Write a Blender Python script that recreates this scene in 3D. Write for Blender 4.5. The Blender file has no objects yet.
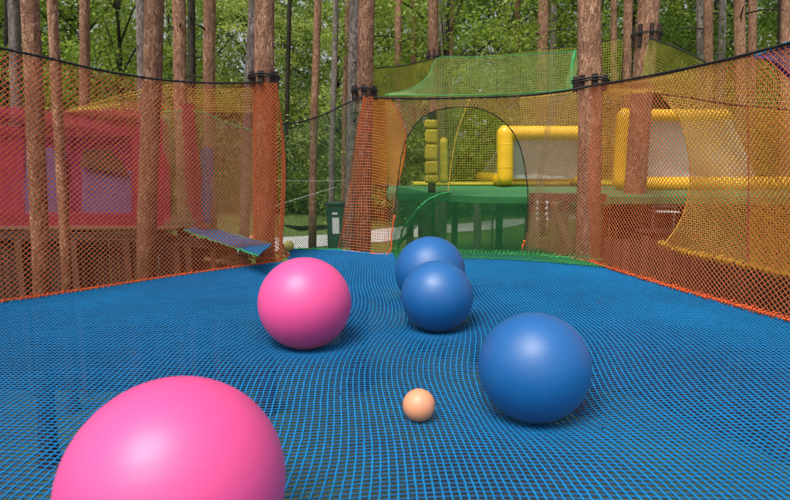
import bpy, math, random
import numpy as np
from mathutils import Vector, Matrix, Euler
random.seed(7); rng = np.random.default_rng(7)
sc = bpy.context.scene
col = sc.collection
R = math.radians

# ------------------------------------------------------------------ camera
F = 570.0; CX, CY = 395.0, 250.0; HZ = 168.0; EYE = 1.48
TH = math.atan((CY-HZ)/F)
cam = bpy.data.cameras.new('camera'); co = bpy.data.objects.new('camera', cam); col.objects.link(co)
cam.sensor_width = 36.0; cam.lens = 36.0*F/790.0; cam.clip_end = 600; cam.clip_start = 0.05
co.location = (0, 0, EYE); co.rotation_euler = (R(90)-TH, 0, 0)
cam.dof.use_dof = True; cam.dof.focus_distance = 5.5; cam.dof.aperture_fstop = 1.9
sc.camera = co
st_, ct_ = math.sin(TH), math.cos(TH)

def ray(px, py):
    x = (px-CX)/F; y = (CY-py)/F
    return np.array([x, ct_ + y*st_, -st_ + y*ct_])
def at(px, py, Y):                    # world point seen at that spot, Y metres ahead
    d = ray(px, py); d = d/d[1]*Y
    return np.array([d[0], d[1], EYE+d[2]])
def gnd(px, py, z=0.0):
    d = ray(px, py); t = (z-EYE)/d[2]
    return np.array([d[0]*t, d[1]*t, z])
def proj(P):
    x = P[..., 0]; y = P[..., 1]; z = P[..., 2]-EYE
    dep = y*ct_ - z*st_; up = y*st_ + z*ct_
    dep = np.maximum(dep, .01)
    return CX + F*x/dep, CY - F*up/dep

# ------------------------------------------------------------------ object helpers
def tag(o, label=None, cat=None, group=None, kind=None):
    if label: o['label'] = label
    if cat: o['category'] = cat
    if group: o['group'] = group
    if kind: o['kind'] = kind
    return o
def thing(name, label, cat, loc=(0, 0, 0), group=None):
    o = bpy.data.objects.new(name, None); col.objects.link(o)
    o.location = Vector([float(a) for a in loc]); o.empty_display_size = .2
    return tag(o, label, cat, group)
def link(name, me, m, parent=None, smooth=True):
    o = bpy.data.objects.new(name, me); col.objects.link(o)
    if m: me.materials.append(m)
    if smooth: me.polygons.foreach_set('use_smooth', [True]*len(me.polygons))
    if parent is not None:
        o.parent = parent
        o.location = -Vector(parent_world(parent))
    return o
def parent_world(p):
    v = Vector(p.location); q = p.parent
    while q is not None: v = v + Vector(q.location); q = q.parent
    return v
class MB:
    def __init__(s): s.v = []; s.f = []
    def add(s, v, f):
        b = len(s.v); s.v += [tuple(map(float, a)) for a in v]; s.f += [tuple(b+i for i in q) for q in f]
    def box(s, c, size, rz=0, bev=0.006, rx=0, ry=0):
        hx, hy, hz = [a/2 for a in size]; b = min(bev, hx*.45, hy*.45, hz*.45)
        import bmesh
        bm = bmesh.new(); bmesh.ops.create_cube(bm, size=1)
        for w in bm.verts: w.co = Vector((w.co.x*size[0], w.co.y*size[1], w.co.z*size[2]))
        if b > 0: bmesh.ops.bevel(bm, geom=list(bm.edges), offset=b, segments=1, affect='EDGES')
        M = Matrix.Translation(Vector([float(a) for a in c])) @ Euler((rx, ry, rz)).to_matrix().to_4x4()
        bm.verts.index_update()
        s.add([M @ w.co for w in bm.verts], [[w.index for w in q.verts] for q in bm.faces]); bm.free()
    def beam(s, p, q, w, h, bev=.005):
        p = Vector([float(a) for a in p]); q = Vector([float(a) for a in q]); d = q-p; L = d.length
        rz = math.atan2(d.y, d.x); ry = -math.asin(d.z/L)
        s.box((p+q)/2, (L, w, h), rz=rz, ry=ry, bev=bev)
    def tube(s, pts, rad, k=8, cap=True):
        P = [Vector([float(a) for a in p]) for p in pts]; n = len(P)
        if not hasattr(rad, '__len__'): rad = [rad]*n
        vs = []; fs = []
        t0 = (P[1]-P[0]).normalized(); ref = Vector((0, 0, 1)) if abs(t0.z) < .9 else Vector((1, 0, 0))
        nrm = t0.cross(ref).normalized()
        for i in range(n):
            t = (P[min(i+1, n-1)]-P[max(i-1, 0)]).normalized()
            nrm = (nrm - t*nrm.dot(t)).normalized(); bn = t.cross(nrm)
            for j in range(k):
                a = 2*math.pi*j/k; vs.append(P[i]+(nrm*math.cos(a)+bn*math.sin(a))*rad[i])
        for i in range(n-1):
            for j in range(k):
                fs.append((i*k+j, i*k+(j+1) % k, (i+1)*k+(j+1) % k, (i+1)*k+j))
        if cap: fs.append(tuple(range(k))[::-1]); fs.append(tuple((n-1)*k+j for j in range(k)))
        s.add(vs, fs)
    def build(s, name, m, parent=None, smooth=False):
        me = bpy.data.meshes.new(name); me.from_pydata(s.v, [], s.f); me.update()
        return link(name, me, m, parent, smooth)

def np_mesh(name, V, Q, mats_index=None):
    me = bpy.data.meshes.new(name); nv = len(V); nf = len(Q); k = Q.shape[1]
    me.vertices.add(nv); me.vertices.foreach_set('co', np.asarray(V, dtype=np.float32).ravel())
    me.loops.add(nf*k); me.loops.foreach_set('vertex_index', np.asarray(Q, dtype=np.int32).ravel())
    me.polygons.add(nf); me.polygons.foreach_set('loop_start', np.arange(0, nf*k, k, dtype=np.int32))
    me.polygons.foreach_set('loop_total', np.full(nf, k, dtype=np.int32))
    me.update(calc_edges=True); return me

def strands(P, mask, r, k=3):
    """P (S,N,3) polylines, mask (S,N-1) which segments exist -> verts, quads"""
    S, N, _ = P.shape
    T = np.empty_like(P); T[:, 1:-1] = P[:, 2:]-P[:, :-2]; T[:, 0] = P[:, 1]-P[:, 0]; T[:, -1] = P[:, -1]-P[:, -2]
    T /= np.maximum(np.linalg.norm(T, axis=2, keepdims=True), 1e-9)
    ref = np.array([.31, -.83, .47]); A = np.cross(T, ref); A /= np.maximum(np.linalg.norm(A, axis=2, keepdims=True), 1e-9)
    B = np.cross(T, A)
    ang = np.arange(k)*2*np.pi/k
    rr = r*(1+0.10*rng.standard_normal((S, N, 1, 1)))
    V = P[:, :, None, :] + rr*(A[:, :, None, :]*np.cos(ang)[None, None, :, None] + B[:, :, None, :]*np.sin(ang)[None, None, :, None])
    idx = np.arange(S*N*k).reshape(S, N, k)
    a = idx[:, :-1, :]; b = idx[:, 1:, :]
    Q = np.stack([a, np.roll(a, -1, axis=2), np.roll(b, -1, axis=2), b], axis=-1)[mask].reshape(-1, 4)
    V = V.reshape(-1, 3)
    used = np.unique(Q); rem = np.full(len(V), -1); rem[used] = np.arange(len(used))
    return V[used], rem[Q]

def cr(pts, u):
    """Catmull-Rom through pts at u in 0..1 (uniform)"""
    P = np.asarray(pts, float); n = len(P)
    if n == 2: return P[0] + (P[1]-P[0])*u[..., None]
    E = np.vstack([2*P[0]-P[1], P, 2*P[-1]-P[-2]])
    x = np.clip(u, 0, 1)*(n-1); i = np.minimum(x.astype(int), n-2); t = (x-i)[..., None]
    p0, p1, p2, p3 = E[i], E[i+1], E[i+2], E[i+3]
    return .5*((2*p1)+(-p0+p2)*t+(2*p0-5*p1+4*p2-p3)*t**2+(-p0+3*p1-3*p2+p3)*t**3)

def net_panel(name, bottom, top, pitch, r, m, parent, kind='diamond', mask=None, bulge=0.0, wob=0.02, k=3, stretch=1.0):
    bottom = np.asarray(bottom, float); top = np.asarray(top, float)
    # arclength-uniform remap
    uu = np.linspace(0, 1, 200)
    mid = (cr(bottom, uu)+cr(top, uu))/2; sl = np.concatenate([[0], np.cumsum(np.linalg.norm(np.diff(mid, axis=0), axis=1))])
    L = sl[-1]; H = float(np.mean(np.linalg.norm(cr(top, uu)-cr(bottom, uu), axis=1)))
    ph = rng.uniform(0, 6, 6)
    def S(s, v):
        u = np.interp(s, sl, uu)
        b = cr(bottom, u); t = cr(top, u); vv = v[..., None]
        P = b*(1-vv)+t*vv
        d = cr(bottom, np.clip(u+.01, 0, 1))-cr(bottom, np.clip(u-.01, 0, 1)); d[..., 2] = 0
        n = np.stack([-d[..., 1], d[..., 0], 0*d[..., 0]], -1); n /= np.maximum(np.linalg.norm(n, axis=-1, keepdims=True), 1e-9)
        w = np.sin(np.pi*np.clip(v, 0, 1))
        P = P + n*(bulge*w*(1+.5*np.sin(s*1.3+ph[0])))[..., None]
        P = P + n*(wob*2*w*np.sin(s*2.9+v*5+ph[1]))[..., None]
        P[..., 2] += wob*np.sin(s*4.1+ph[2]+v*3)*w
        P[..., 0] += wob*np.sin(s*3.3+v*6+ph[3])*w; P[..., 1] += wob*np.sin(s*2.3+v*7+ph[4])*w
        return P
    Vs = []; Qs = []; off = 0
    if kind == 'diamond':
        dx = pitch*math.sqrt(2)*stretch; dz = pitch*math.sqrt(2)/stretch     # diamond width / height
        nrow = max(2, int(round(H/(dz/2)))); t = np.arange(nrow+1)
        ns = int(math.ceil((L+nrow*dx/2)/dx))+1
        for sg in (1, -1):
            s0 = np.arange(-ns if sg > 0 else 0, ns*2)*dx
            s = s0[:, None] + sg*t[None]*dx/2
            v = np.repeat((t/nrow)[None], len(s0), 0)
            ok = (s >= 0) & (s <= L)
            P = S(np.clip(s, 0, L), v)
            if mask is not None:
                a, b = proj(P); ok &= mask(a, b)
            mk = ok[:, 1:] & ok[:, :-1]
            keep = mk.any(1)
            if not keep.any(): continue
            V, Q = strands(P[keep], mk[keep], r, k); Vs.append(V); Qs.append(Q+off); off += len(V)
    else:
        nu = max(2, int(round(L/pitch))); nv = max(2, int(round(H/pitch)))
        s = np.linspace(0, L, nu+1); v = np.linspace(0, 1, nv+1)
        for a in (0, 1):
            if a == 0: SS, VV = np.meshgrid(s, v, indexing='ij')
            else: VV, SS = np.meshgrid(v, s, indexing='ij')
            P = S(SS, VV); ok = np.ones(SS.shape, bool)
            if mask is not None:
                x, y = proj(P); ok &= mask(x, y)
            mk = ok[:, 1:] & ok[:, :-1]
            V, Q = strands(P, mk, r, k); Vs.append(V); Qs.append(Q+off); off += len(V)
    me = np_mesh(name, np.concatenate(Vs), np.concatenate(Qs))
    return link(name, me, m, parent)

def rope(name, pts, r, m, parent, fuzz=0.0, n=None, k=6):
    pts = np.asarray(pts, float); L = np.linalg.norm(np.diff(pts, axis=0), axis=1).sum()
    n = n or max(12, int(L/.04)); u = np.linspace(0, 1, n); P = cr(pts, u)
    b = MB()
    if fuzz: P = P + rng.normal(0, fuzz, P.shape)
    rad = r*(1+.18*np.sin(np.arange(n)*2.1)+.1*rng.standard_normal(n))
    b.tube(P, list(np.maximum(rad, r*.5)), k)
    return b.build(name, m, parent, True)
def lacing(name, pts, R0, r, m, parent, pitch=.06):
    pts = np.asarray(pts, float); L = np.linalg.norm(np.diff(pts, axis=0), axis=1).sum()
    turns = L/pitch; n = int(turns*7); u = np.linspace(0, 1, n); P = cr(pts, u)
    a = u*turns*2*np.pi + .8*np.sin(u*turns*.7)
    rr = R0*(1+.3*np.sin(u*turns*1.9)+.2*np.sin(u*turns*.83))
    d = np.gradient(P, axis=0); d /= np.linalg.norm(d, axis=1, keepdims=True)
    nn = np.cross(d, [0, 0, 1.0]); nn /= np.linalg.norm(nn, axis=1, keepdims=True)
    P = P + nn*(rr*np.cos(a))[:, None] + np.array([0, 0, 1.0])*(rr*np.sin(a))[:, None]
    b = MB(); b.tube(P, r, 4); return b.build(name, m, parent, True)

# ------------------------------------------------------------------ materials
class NT:
    def __init__(s, name):
        s.m = bpy.data.materials.new(name); s.m.use_nodes = True; s.n = s.m.node_tree.nodes; s.l = s.m.node_tree.links
        s.b = s.n['Principled BSDF']; s.out = s.n['Material Output']
    def N(s, t, **k):
        x = s.n.new(t)
        for a, b in k.items():
            if a.startswith('i_'):
                key = a[2:]; x.inputs[int(key) if key.isdigit() else key].default_value = b
            else: setattr(x, a, b)
        return x
    def L(s, a, b): s.l.new(a, b)
    def coords(s, kind='Object', scale=(1, 1, 1)):
        t = s.N('ShaderNodeTexCoord'); mp = s.N('ShaderNodeMapping'); mp.inputs['Scale'].default_value = scale
        s.L(t.outputs[kind], mp.inputs[0]); return mp.outputs[0]
    def noise(s, vec, scale, det=6, rough=.6):
        n = s.N('ShaderNodeTexNoise', i_Scale=scale, i_Detail=det, i_Roughness=rough); s.L(vec, n.inputs['Vector']); return n.outputs[0]
    def ramp(s, fac, stops):
        c = s.N('ShaderNodeValToRGB'); e = c.color_ramp.elements
        while len(e) < len(stops): e.new(.5)
        for q, (p, cc) in zip(e, stops): q.position = p; q.color = (*cc, 1)
        s.L(fac, c.inputs[0]); return c.outputs[0]
    def mix(s, f, a, b, mode='MIX'):
        x = s.N('ShaderNodeMix', data_type='RGBA', blend_type=mode)
        for sock, v in ((x.inputs[0], f), (x.inputs[6], a), (x.inputs[7], b)):
            if isinstance(v, bpy.types.NodeSocket): s.L(v, sock)
            elif isinstance(v, (int, float)): sock.default_value = v
            else: sock.default_value = (*v, 1)
        return x.outputs[2]
    def bump(s, h, st=.3, d=.01):
        b = s.N('ShaderNodeBump', i_Strength=st, i_Distance=d); s.L(h, b.inputs['Height']); s.L(b.outputs[0], s.b.inputs['Normal'])
    def col(s, c): s.L(c, s.b.inputs['Base Color'])

def simple(name, c, rough=.7, var=.25, scale=3, bump=0, trans=0):
    t = NT(name); v = t.coords(); n = t.noise(v, scale, 5)
    a = tuple(x*(1-var) for x in c); b = tuple(min(1, x*(1+var)) for x in c)
    t.col(t.ramp(n, [(.3, a), (.7, b)])); t.b.inputs['Roughness'].default_value = rough
    if bump: t.bump(t.noise(v, scale*12, 3), bump, .01)
    return t.m
def net_mat(name, c, var=.22, rough=.75, tl=.25):
    t = NT(name); v = t.coords(); n = t.noise(v, 1.3, 4); n2 = t.noise(v, 60, 2)
    base = t.ramp(n, [(.3, tuple(x*(1-var) for x in c)), (.72, tuple(min(1, x*(1+var)) for x in c))])
    t.col(t.mix(n2, base, tuple(x*.72 for x in c))); t.b.inputs['Roughness'].default_value = rough
    t.b.inputs['Specular IOR Level'].default_value = .3
    if tl:
        tr = t.N('ShaderNodeBsdfTranslucent'); t.L(base, tr.inputs[0]); mx = t.N('ShaderNodeMixShader', i_0=tl)
        t.L(t.b.outputs[0], mx.inputs[1]); t.L(tr.outputs[0], mx.inputs[2]); t.L(mx.outputs[0], t.out.inputs[0])
    return t.m
def bark(name, c1, c2, c3):
    t = NT(name); v = t.coords('Object', (1, 1, .35)); v2 = t.coords('Object', (1, 1, .8))
    oi = t.N('ShaderNodeObjectInfo'); 
    vo = t.N('ShaderNodeTexVoronoi', i_Scale=34, feature='DISTANCE_TO_EDGE')
    w = t.mix(.12, v, t.noise(v, 9, 3)); t.L(w, vo.inputs['Vector'])
    crack = t.ramp(vo.outputs['Distance'], [(0, (.62, .58, .56)), (.10, (1, 1, 1))])
    vc = t.N('ShaderNodeTexVoronoi', i_Scale=34); t.L(w, vc.inputs['Vector'])
    sep = t.N('ShaderNodeSeparateColor'); t.L(vc.outputs['Color'], sep.inputs[0])
    base = t.ramp(sep.outputs[0], [(0, c1), (.55, c2), (1, c3)])
    big = t.noise(v2, 1.6, 4); base = t.mix(t.ramp(big, [(.45, (0, 0, 0)), (.7, (.8, .8, .8))]), base, c1)
    fine = t.ramp(t.noise(v2, 45, 4), [(.3, (.62, .62, .62)), (.7, (1.1, 1.08, 1.05))])
    base = t.mix(1.0, base, crack, 'MULTIPLY'); base = t.mix(1.0, base, fine, 'MULTIPLY')
    hs = t.N('ShaderNodeHueSaturation'); mr = t.N('ShaderNodeMapRange', i_3=.8, i_4=1.25); t.L(oi.outputs['Random'], mr.inputs[0])
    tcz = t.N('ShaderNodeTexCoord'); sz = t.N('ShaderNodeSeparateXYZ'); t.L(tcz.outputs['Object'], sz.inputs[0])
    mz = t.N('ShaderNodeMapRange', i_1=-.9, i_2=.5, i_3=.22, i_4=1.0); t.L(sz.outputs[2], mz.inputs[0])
    base = t.mix(1.0, base, mz.outputs[0], 'MULTIPLY')  # darker bark at the base, with shade below the net floor painted in
    t.L(mr.outputs[0], hs.inputs['Value']); t.L(base, hs.inputs['Color']); t.col(hs.outputs[0])
    t.b.inputs['Roughness'].default_value = .9; t.b.inputs['Specular IOR Level'].default_value = .15
    h = t.mix(.4, crack, t.noise(v2, 30, 5)); t.bump(h, .9, .02); return t.m
def leaf(name, stops, tl=.45):
    t = NT(name); g = t.N('ShaderNodeNewGeometry'); v = t.coords('Object')
    n = t.noise(v, .7, 3); oi = t.N('ShaderNodeObjectInfo')
    f = t.N('ShaderNodeMath', operation='MULTIPLY_ADD', i_1=.35, i_2=-.05); t.L(g.outputs['Random Per Island'], f.inputs[0])
    f2 = t.N('ShaderNodeMath', operation='MULTIPLY_ADD', i_1=.55); t.L(n, f2.inputs[0]); t.L(f.outputs[0], f2.inputs[2])
    f3 = t.N('ShaderNodeMath', operation='MULTIPLY_ADD', i_1=.3); t.L(oi.outputs['Random'], f3.inputs[0]); t.L(f2.outputs[0], f3.inputs[2])
    c = t.ramp(f3.outputs[0], stops); t.col(c); t.b.inputs['Roughness'].default_value = .55; t.b.inputs['Specular IOR Level'].default_value = .25
    tr = t.N('ShaderNodeBsdfTranslucent'); t.L(t.mix(.5, c, (.34, .50, .05), 'MIX'), tr.inputs[0])
    mx = t.N('ShaderNodeMixShader', i_0=tl); t.L(t.b.outputs[0], mx.inputs[1]); t.L(tr.outputs[0], mx.inputs[2]); t.L(mx.outputs[0], t.out.inputs[0])
    return t.m
def wood(name, c, rough=.85):
    t = NT(name); v = t.coords('Object', (6, 6, .6)); n = t.noise(v, 3, 6); g = t.N('ShaderNodeNewGeometry')
    base = t.ramp(n, [(.3, tuple(x*.5 for x in c)), (.7, c)])
    mr = t.N('ShaderNodeMapRange', i_3=.5, i_4=1.25); t.L(g.outputs['Random Per Island'], mr.inputs[0])
    hs = t.N('ShaderNodeHueSaturation'); t.L(mr.outputs[0], hs.inputs['Value']); t.L(base, hs.inputs['Color']); t.col(hs.outputs[0])
    t.b.inputs['Roughness'].default_value = rough; t.bump(n, .4, .01); return t.m
def ballmat(name, c, rough=.46, spot=None):
    t = NT(name); v = t.coords()
    n = t.noise(v, 3.5, 6); d = t.noise(v, 40, 3)
    base = t.mix(t.ramp(n, [(.45, (0, 0, 0)), (.75, (.22, .22, .22))]), c, tuple(x*.8+.02 for x in c))
    base = t.mix(t.ramp(d, [(.60, (0, 0, 0)), (.75, (.05, .05, .05))]), base, (.4, .4, .4))
    if spot: base = t.mix(t.ramp(t.noise(v, 14, 2), [(.62, (0, 0, 0)), (.72, (.6, .6, .6))]), base, spot)
    t.col(base); rr = t.ramp(n, [(.3, (rough*.9,)*3), (.7, (rough*1.25,)*3)]); t.L(rr, t.b.inputs['Roughness'])
    t.b.inputs['Subsurface Weight'].default_value = .0; t.b.inputs['Subsurface Radius'].default_value = (.04, .02, .02)
    t.b.inputs['Specular IOR Level'].default_value = .45; t.b.inputs['Coat Weight'].default_value = .7; t.b.inputs['Coat Roughness'].default_value = .46
    t.bump(t.noise(v, 90, 2), .05, .002); return t.m

M = {}
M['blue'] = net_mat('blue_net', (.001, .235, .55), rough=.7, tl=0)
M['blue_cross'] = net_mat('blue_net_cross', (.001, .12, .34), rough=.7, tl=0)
M['orange'] = net_mat('orange_net', (.96, .28, .10), var=.12, tl=.35)
M['salmon'] = net_mat('salmon_net', (.88, .38, .20), var=.12)
M['orange_rope'] = net_mat('orange_rope', (.85, .14, .04), tl=0)
M['green_net'] = net_mat('green_net', (.05, .30, .10), tl=.4)
M['green_bright'] = net_mat('green_bright_net', (.30, .44, .14))
M['dark_net'] = net_mat('dark_green_net', (.075, .19, .10))
M['olive_net'] = net_mat('olive_net', (.42, .43, .24), tl=.4)
M['yellow_net'] = net_mat('yellow_net', (.97, .76, .16), var=.08, tl=.4)
M['lime_net'] = net_mat('lime_net', (.50, .48, .06))
M['amber_net'] = net_mat('amber_net', (.97, .56, .05), var=.1, tl=.4)
M['blue_pan'] = net_mat('blue_panel_net', (.03, .16, .36))
M['purple_net'] = net_mat('purple_net', (.13, .08, .36))
M['red_net'] = net_mat('red_net', (.62, .055, .14), tl=.4)
M['magenta'] = net_mat('magenta_net', (.42, .04, .16), tl=.4)
M['lilac'] = net_mat('lilac_net', (.32, .22, .50), tl=.4)
M['white_net'] = net_mat('white_net', (.78, .76, .76), tl=.4)
M['white_fabric'] = net_mat('white_fabric', (.95, .94, .95), .03, tl=.4)
M['black'] = simple('black_rope', (.012, .012, .012), .8)
M['cyan_rope'] = simple('cyan_rope', (.02, .25, .45), .6)
M['green_rope'] = simple('green_rope', (.03, .30, .08), .7)
M['yellow_rope'] = simple('yellow_rope', (.75, .48, .04), .7)
M['white_rope'] = simple('white_rope', (.6, .6, .56), .7)
M['vinyl'] = simple('yellow_vinyl', (.92, .52, .02), .38, .08, 2)
M['vinyl_worn'] = simple('worn_yellow_vinyl', (.80, .62, .05), .45, .2, 4)
M['turf'] = simple('green_turf', (.035, .19, .06), .95, .25, 5, .3)
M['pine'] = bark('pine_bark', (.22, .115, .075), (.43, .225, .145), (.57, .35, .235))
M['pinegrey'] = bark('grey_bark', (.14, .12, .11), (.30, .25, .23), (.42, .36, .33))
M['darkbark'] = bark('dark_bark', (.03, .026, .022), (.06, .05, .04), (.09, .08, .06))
M['wood'] = wood('weathered_wood', (.13, .06, .036))
M['wooddark'] = wood('dark_wood', (.042, .022, .016))
M['woodlight'] = wood('light_wood', (.42, .26, .13))
M['block'] = wood('block_wood', (.055, .028, .022))
M['leafA'] = leaf('leaf_mid', [(.1, (.04, .09, .012)), (.48, (.12, .21, .025)), (.8, (.38, .46, .07))])
M['leafB'] = leaf('leaf_light', [(.1, (.07, .14, .02)), (.48, (.21, .31, .04)), (.8, (.66, .68, .22))])
M['leafC'] = leaf('leaf_dark', [(.1, (.012, .035, .006)), (.5, (.04, .09, .012)), (.85, (.10, .17, .02))], .3)
M['path'] = simple('pale_concrete', (.50, .50, .50), .9, .12, 3, .2)
M['darkgreen'] = simple('dark_green_paint', (.012, .06, .04), .5)
M['white'] = simple('white_paint', (.75, .75, .75), .5, .06)
M['bluepaint'] = simple('blue_paint', (.03, .12, .45), .5)
# ground
t = NT('forest_ground'); v = t.coords('Object')
n1 = t.noise(v, .35, 6); n2 = t.noise(v, 5, 8, .7); n3 = t.noise(v, 24, 6, .7)
grass = t.ramp(n3, [(.3, (.035, .085, .015)), (.7, (.17, .24, .05))])
litter = t.ramp(n3, [(.25, (.018, .026, .028)), (.5, (.055, .068, .07)), (.75, (.16, .17, .16))])  # litter below the net floor, darkened and cooled to carry the net's shade
sx = t.N('ShaderNodeSeparateXYZ'); t.L(v, sx.inputs[0])
mr = t.N('ShaderNodeMapRange', i_1=10.0, i_2=17.0, i_3=-.12, i_4=.9); t.L(sx.outputs[1], mr.inputs[0])
ad = t.N('ShaderNodeMath', operation='ADD'); t.L(mr.outputs[0], ad.inputs[0]); t.L(t.ramp(t.mix(.3, n1, n2), [(.42, (0, 0, 0)), (.58, (.8, .8, .8))]), ad.inputs[1])
cl = t.N('ShaderNodeClamp'); t.L(ad.outputs[0], cl.inputs[0])
t.col(t.mix(cl.outputs[0], litter, grass)); t.b.inputs['Roughness'].default_value = .95; t.bump(n3, .8, .05); M['ground'] = t.m

# ------------------------------------------------------------------ terrain
def zg(x, y):
    y = np.asarray(y, float); x = np.asarray(x, float)
    s = np.clip((y-10)/14, 0, 1); s = s*s*(3-2*s)
    s2 = np.clip((y-26)/60, 0, 1)
    return -2.8 + 2.1*s + .9*s2 + .05*np.sin(x*.9+y*.5)*np.cos(y*.7)
def ghit(px, py):
    d = ray(px, py); ts = np.linspace(1, 150, 6000)
    X = d[0]*ts; Y = d[1]*ts; Z = EYE+d[2]*ts
    k = np.argmax(Z < zg(X, Y)); return np.array([X[k], Y[k], float(zg(X[k], Y[k]))])
gx = np.concatenate([[-400, -200, -120], np.linspace(-80, 80, 161), [120, 200, 400]])
gy = np.concatenate([[-300, -100, -30], np.linspace(-10, 110, 161), [150, 250, 500]])
X, Y = np.meshgrid(gx, gy, indexing='ij'); Z = zg(X, Y)
V = np.stack([X, Y, Z], -1).reshape(-1, 3); idx = np.arange(len(V)).reshape(X.shape)
Q = np.stack([idx[:-1, :-1], idx[1:, :-1], idx[1:, 1:], idx[:-1, 1:]], -1).reshape(-1, 4)
tag(link('ground', np_mesh('ground', V, Q), M['ground']), kind='structure')

def ribbon(name, pix, wid, m, lift=.03):
    C = np.array([ghit(*p) for p in pix]); u = np.linspace(0, 1, 60); P = cr(C, u)
    d = np.gradient(P, axis=0); n = np.stack([-d[:, 1], d[:, 0]], -1); n /= np.linalg.norm(n, axis=1, keepdims=True)
    rows = []
    for s in np.linspace(-1, 1, 5):
        x = P[:, 0]+n[:, 0]*wid/2*s; y = P[:, 1]+n[:, 1]*wid/2*s; rows.append(np.stack([x, y, zg(x, y)+lift], -1))
    V = np.array(rows).reshape(-1, 3); idx = np.arange(len(V)).reshape(5, 60)
    Q = np.stack([idx[:-1, :-1], idx[1:, :-1], idx[1:, 1:], idx[:-1, 1:]], -1).reshape(-1, 4)
    return tag(link(name, np_mesh(name, V, Q), m), kind='structure')
ribbon('path', [(150, 262), (250, 248), (310, 242), (380, 236), (440, 229), (500, 224), (560, 218), (640, 213), (760, 208)], 1.5, M['path'])
ribbon('road', [(120, 203), (300, 191.5), (360, 190.5), (420, 190), (640, 190)], 2.6, M['path'])

# ------------------------------------------------------------------ floor net
LB = [gnd(p[0], p[1]) for p in [(288, 261), (262, 264.5), (215, 271), (160, 279), (100, 288.5), (50, 296), (0, 303)]]    # left edge, at the post first
d_ = LB[-1]-LB[-2]; d_ /= np.linalg.norm(d_); LB += [LB[-1]+d_*1.6, LB[-1]+d_*3.4]
RB = [gnd(p[0], p[1]) for p in [(524, 253.5), (548, 255.5), (590, 263), (640, 279), (690, 294), (740, 308), (790, 322)]]
d_ = RB[-1]-RB[-2]; d_ /= np.linalg.norm(d_); RB += [RB[-1]+d_*1.5, RB[-1]+d_*3.2]
backL = [gnd(288, 250.0), gnd(338, 250.5), gnd(390, 254)]
poly = [LB[-1]] + LB[-2::-1] + backL + RB + [np.array([RB[-1][0], -1.5, 0]), np.array([LB[-1][0], -1.5, 0])]
poly = np.array(poly)[:, :2]
def inside(x, y, pg=poly):
    r = np.zeros(x.shape, bool); n = len(pg)
    for i in range(n):
        x1, y1 = pg[i]; x2, y2 = pg[(i+1) % n]
        if y1 == y2: continue
        c = ((y1 > y) != (y2 > y)) & (x < (x2-x1)*(y-y1)/(y2-y1)+x1); r ^= c
    return r
def zbase(x, y):
    return -.10*np.exp(-(((x-.1)/2.6)**2+((y-4.2)/3.0)**2)) + .012*np.sin(x*1.7+.5)*np.sin(y*1.1)*np.exp(-((y-5)/4)**2)
balls_px = [ # name px, py, radius px, key, dip
    ('pink_ball', 305, 303, 47, 'pink_mid'), ('pink_ball', 176, 485, 111, 'pink_near'),
    ('blue_ball', 534, 367, 56, 'blue_near'), ('blue_ball', 437, 296, 36.5, 'blue_mid'),
    ('blue_ball', 430, 271, 35.5, 'blue_far'), ('small_ball', 419, 405, 16.5, 'peach'),
    ('small_ball', 288.5, 246, 5.5, 'yellowgreen')]
balls = {}
for nm, px, py, rp, key in balls_px:
    d = ray(px, py)
    for tt in np.linspace(1, 12, 8000):
        c = np.array([0, 0, EYE])+d*tt; rr = rp/F*tt/math.sqrt(1+(rp/F)**2)*.99
        zz = float(zbase(c[0], c[1])) - (.080 if rp > 30 else .006)
        if c[2]-rr <= zz: break
    balls[key] = (nm, c, rr)
print({k: (np.round(v[1], 2).tolist(), round(v[2], 3)) for k, v in balls.items()})
def zfloor(x, y):
    z = zbase(x, y)
    for nm, c, rr in balls.values():
        big = rr > .2; d2 = (x-c[0])**2+(y-c[1])**2
        z = z - (.075 if big else .004)*np.exp(-d2/((.40 if big else .1)**2))
        # never above the ball's underside
    for nm, c, rr in balls.values():
        d2 = (x-c[0])**2+(y-c[1])**2; w = d2 < (rr*.6)**2
        und = c[2]-np.sqrt(np.maximum(rr*rr-d2, 0))-.006
        z = np.where(w, np.minimum(z, und), z)
    return z
def fwarp(x, y):
    xx = x + .095*np.sin(y*1.15+x*.35+.4) + +.04*np.sin(y*2.3+1.0+x*.8) + .02*np.sin(x*4.1+y*.6)
    yy = y + .06*np.sin(x*1.3+y*.3) + .03*np.sin(x*2.7+1)
    for nm, c, rr in balls.values():
        if rr < .2: continue
        dx = x-c[0]; dy = y-c[1]; g = .16*np.exp(-(dx*dx+dy*dy)/.55**2); xx = xx-dx*g; yy = yy-dy*g
    return xx, yy
px_ = .043; py_ = .040
xs = np.arange(-8, 6.6, px_); ys = np.arange(-1.2, 11.6, py_)
net = thing('trampoline_net', 'wide blue rope net stretched as the floor of the play area under the big balls', 'net floor', (0, 5, 0))
def floor_part(name, along_y, r, m):
    A, B = (np.meshgrid(xs, ys, indexing='ij') if along_y else np.meshgrid(xs, ys, indexing='xy'))
    A = A+rng.normal(0, .0012, A.shape); B = B+rng.normal(0, .0015, B.shape)
    x, y = fwarp(A, B); z = zfloor(x, y); P = np.stack([x, y, z], -1)
    if along_y: P[..., 2] += .002
    ok = inside(x, y); mk = ok[:, 1:] & ok[:, :-1]
    V, Q = strands(P, mk, r, 4); return link(name, np_mesh(name, V, Q), m, net)
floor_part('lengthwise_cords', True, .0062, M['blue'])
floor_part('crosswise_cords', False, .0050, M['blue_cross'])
ring = [np.array([*p, 0]) for p in poly[:-2]]
rope('border_rope', ring, .014, M['blue'], net, n=600)

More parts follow.
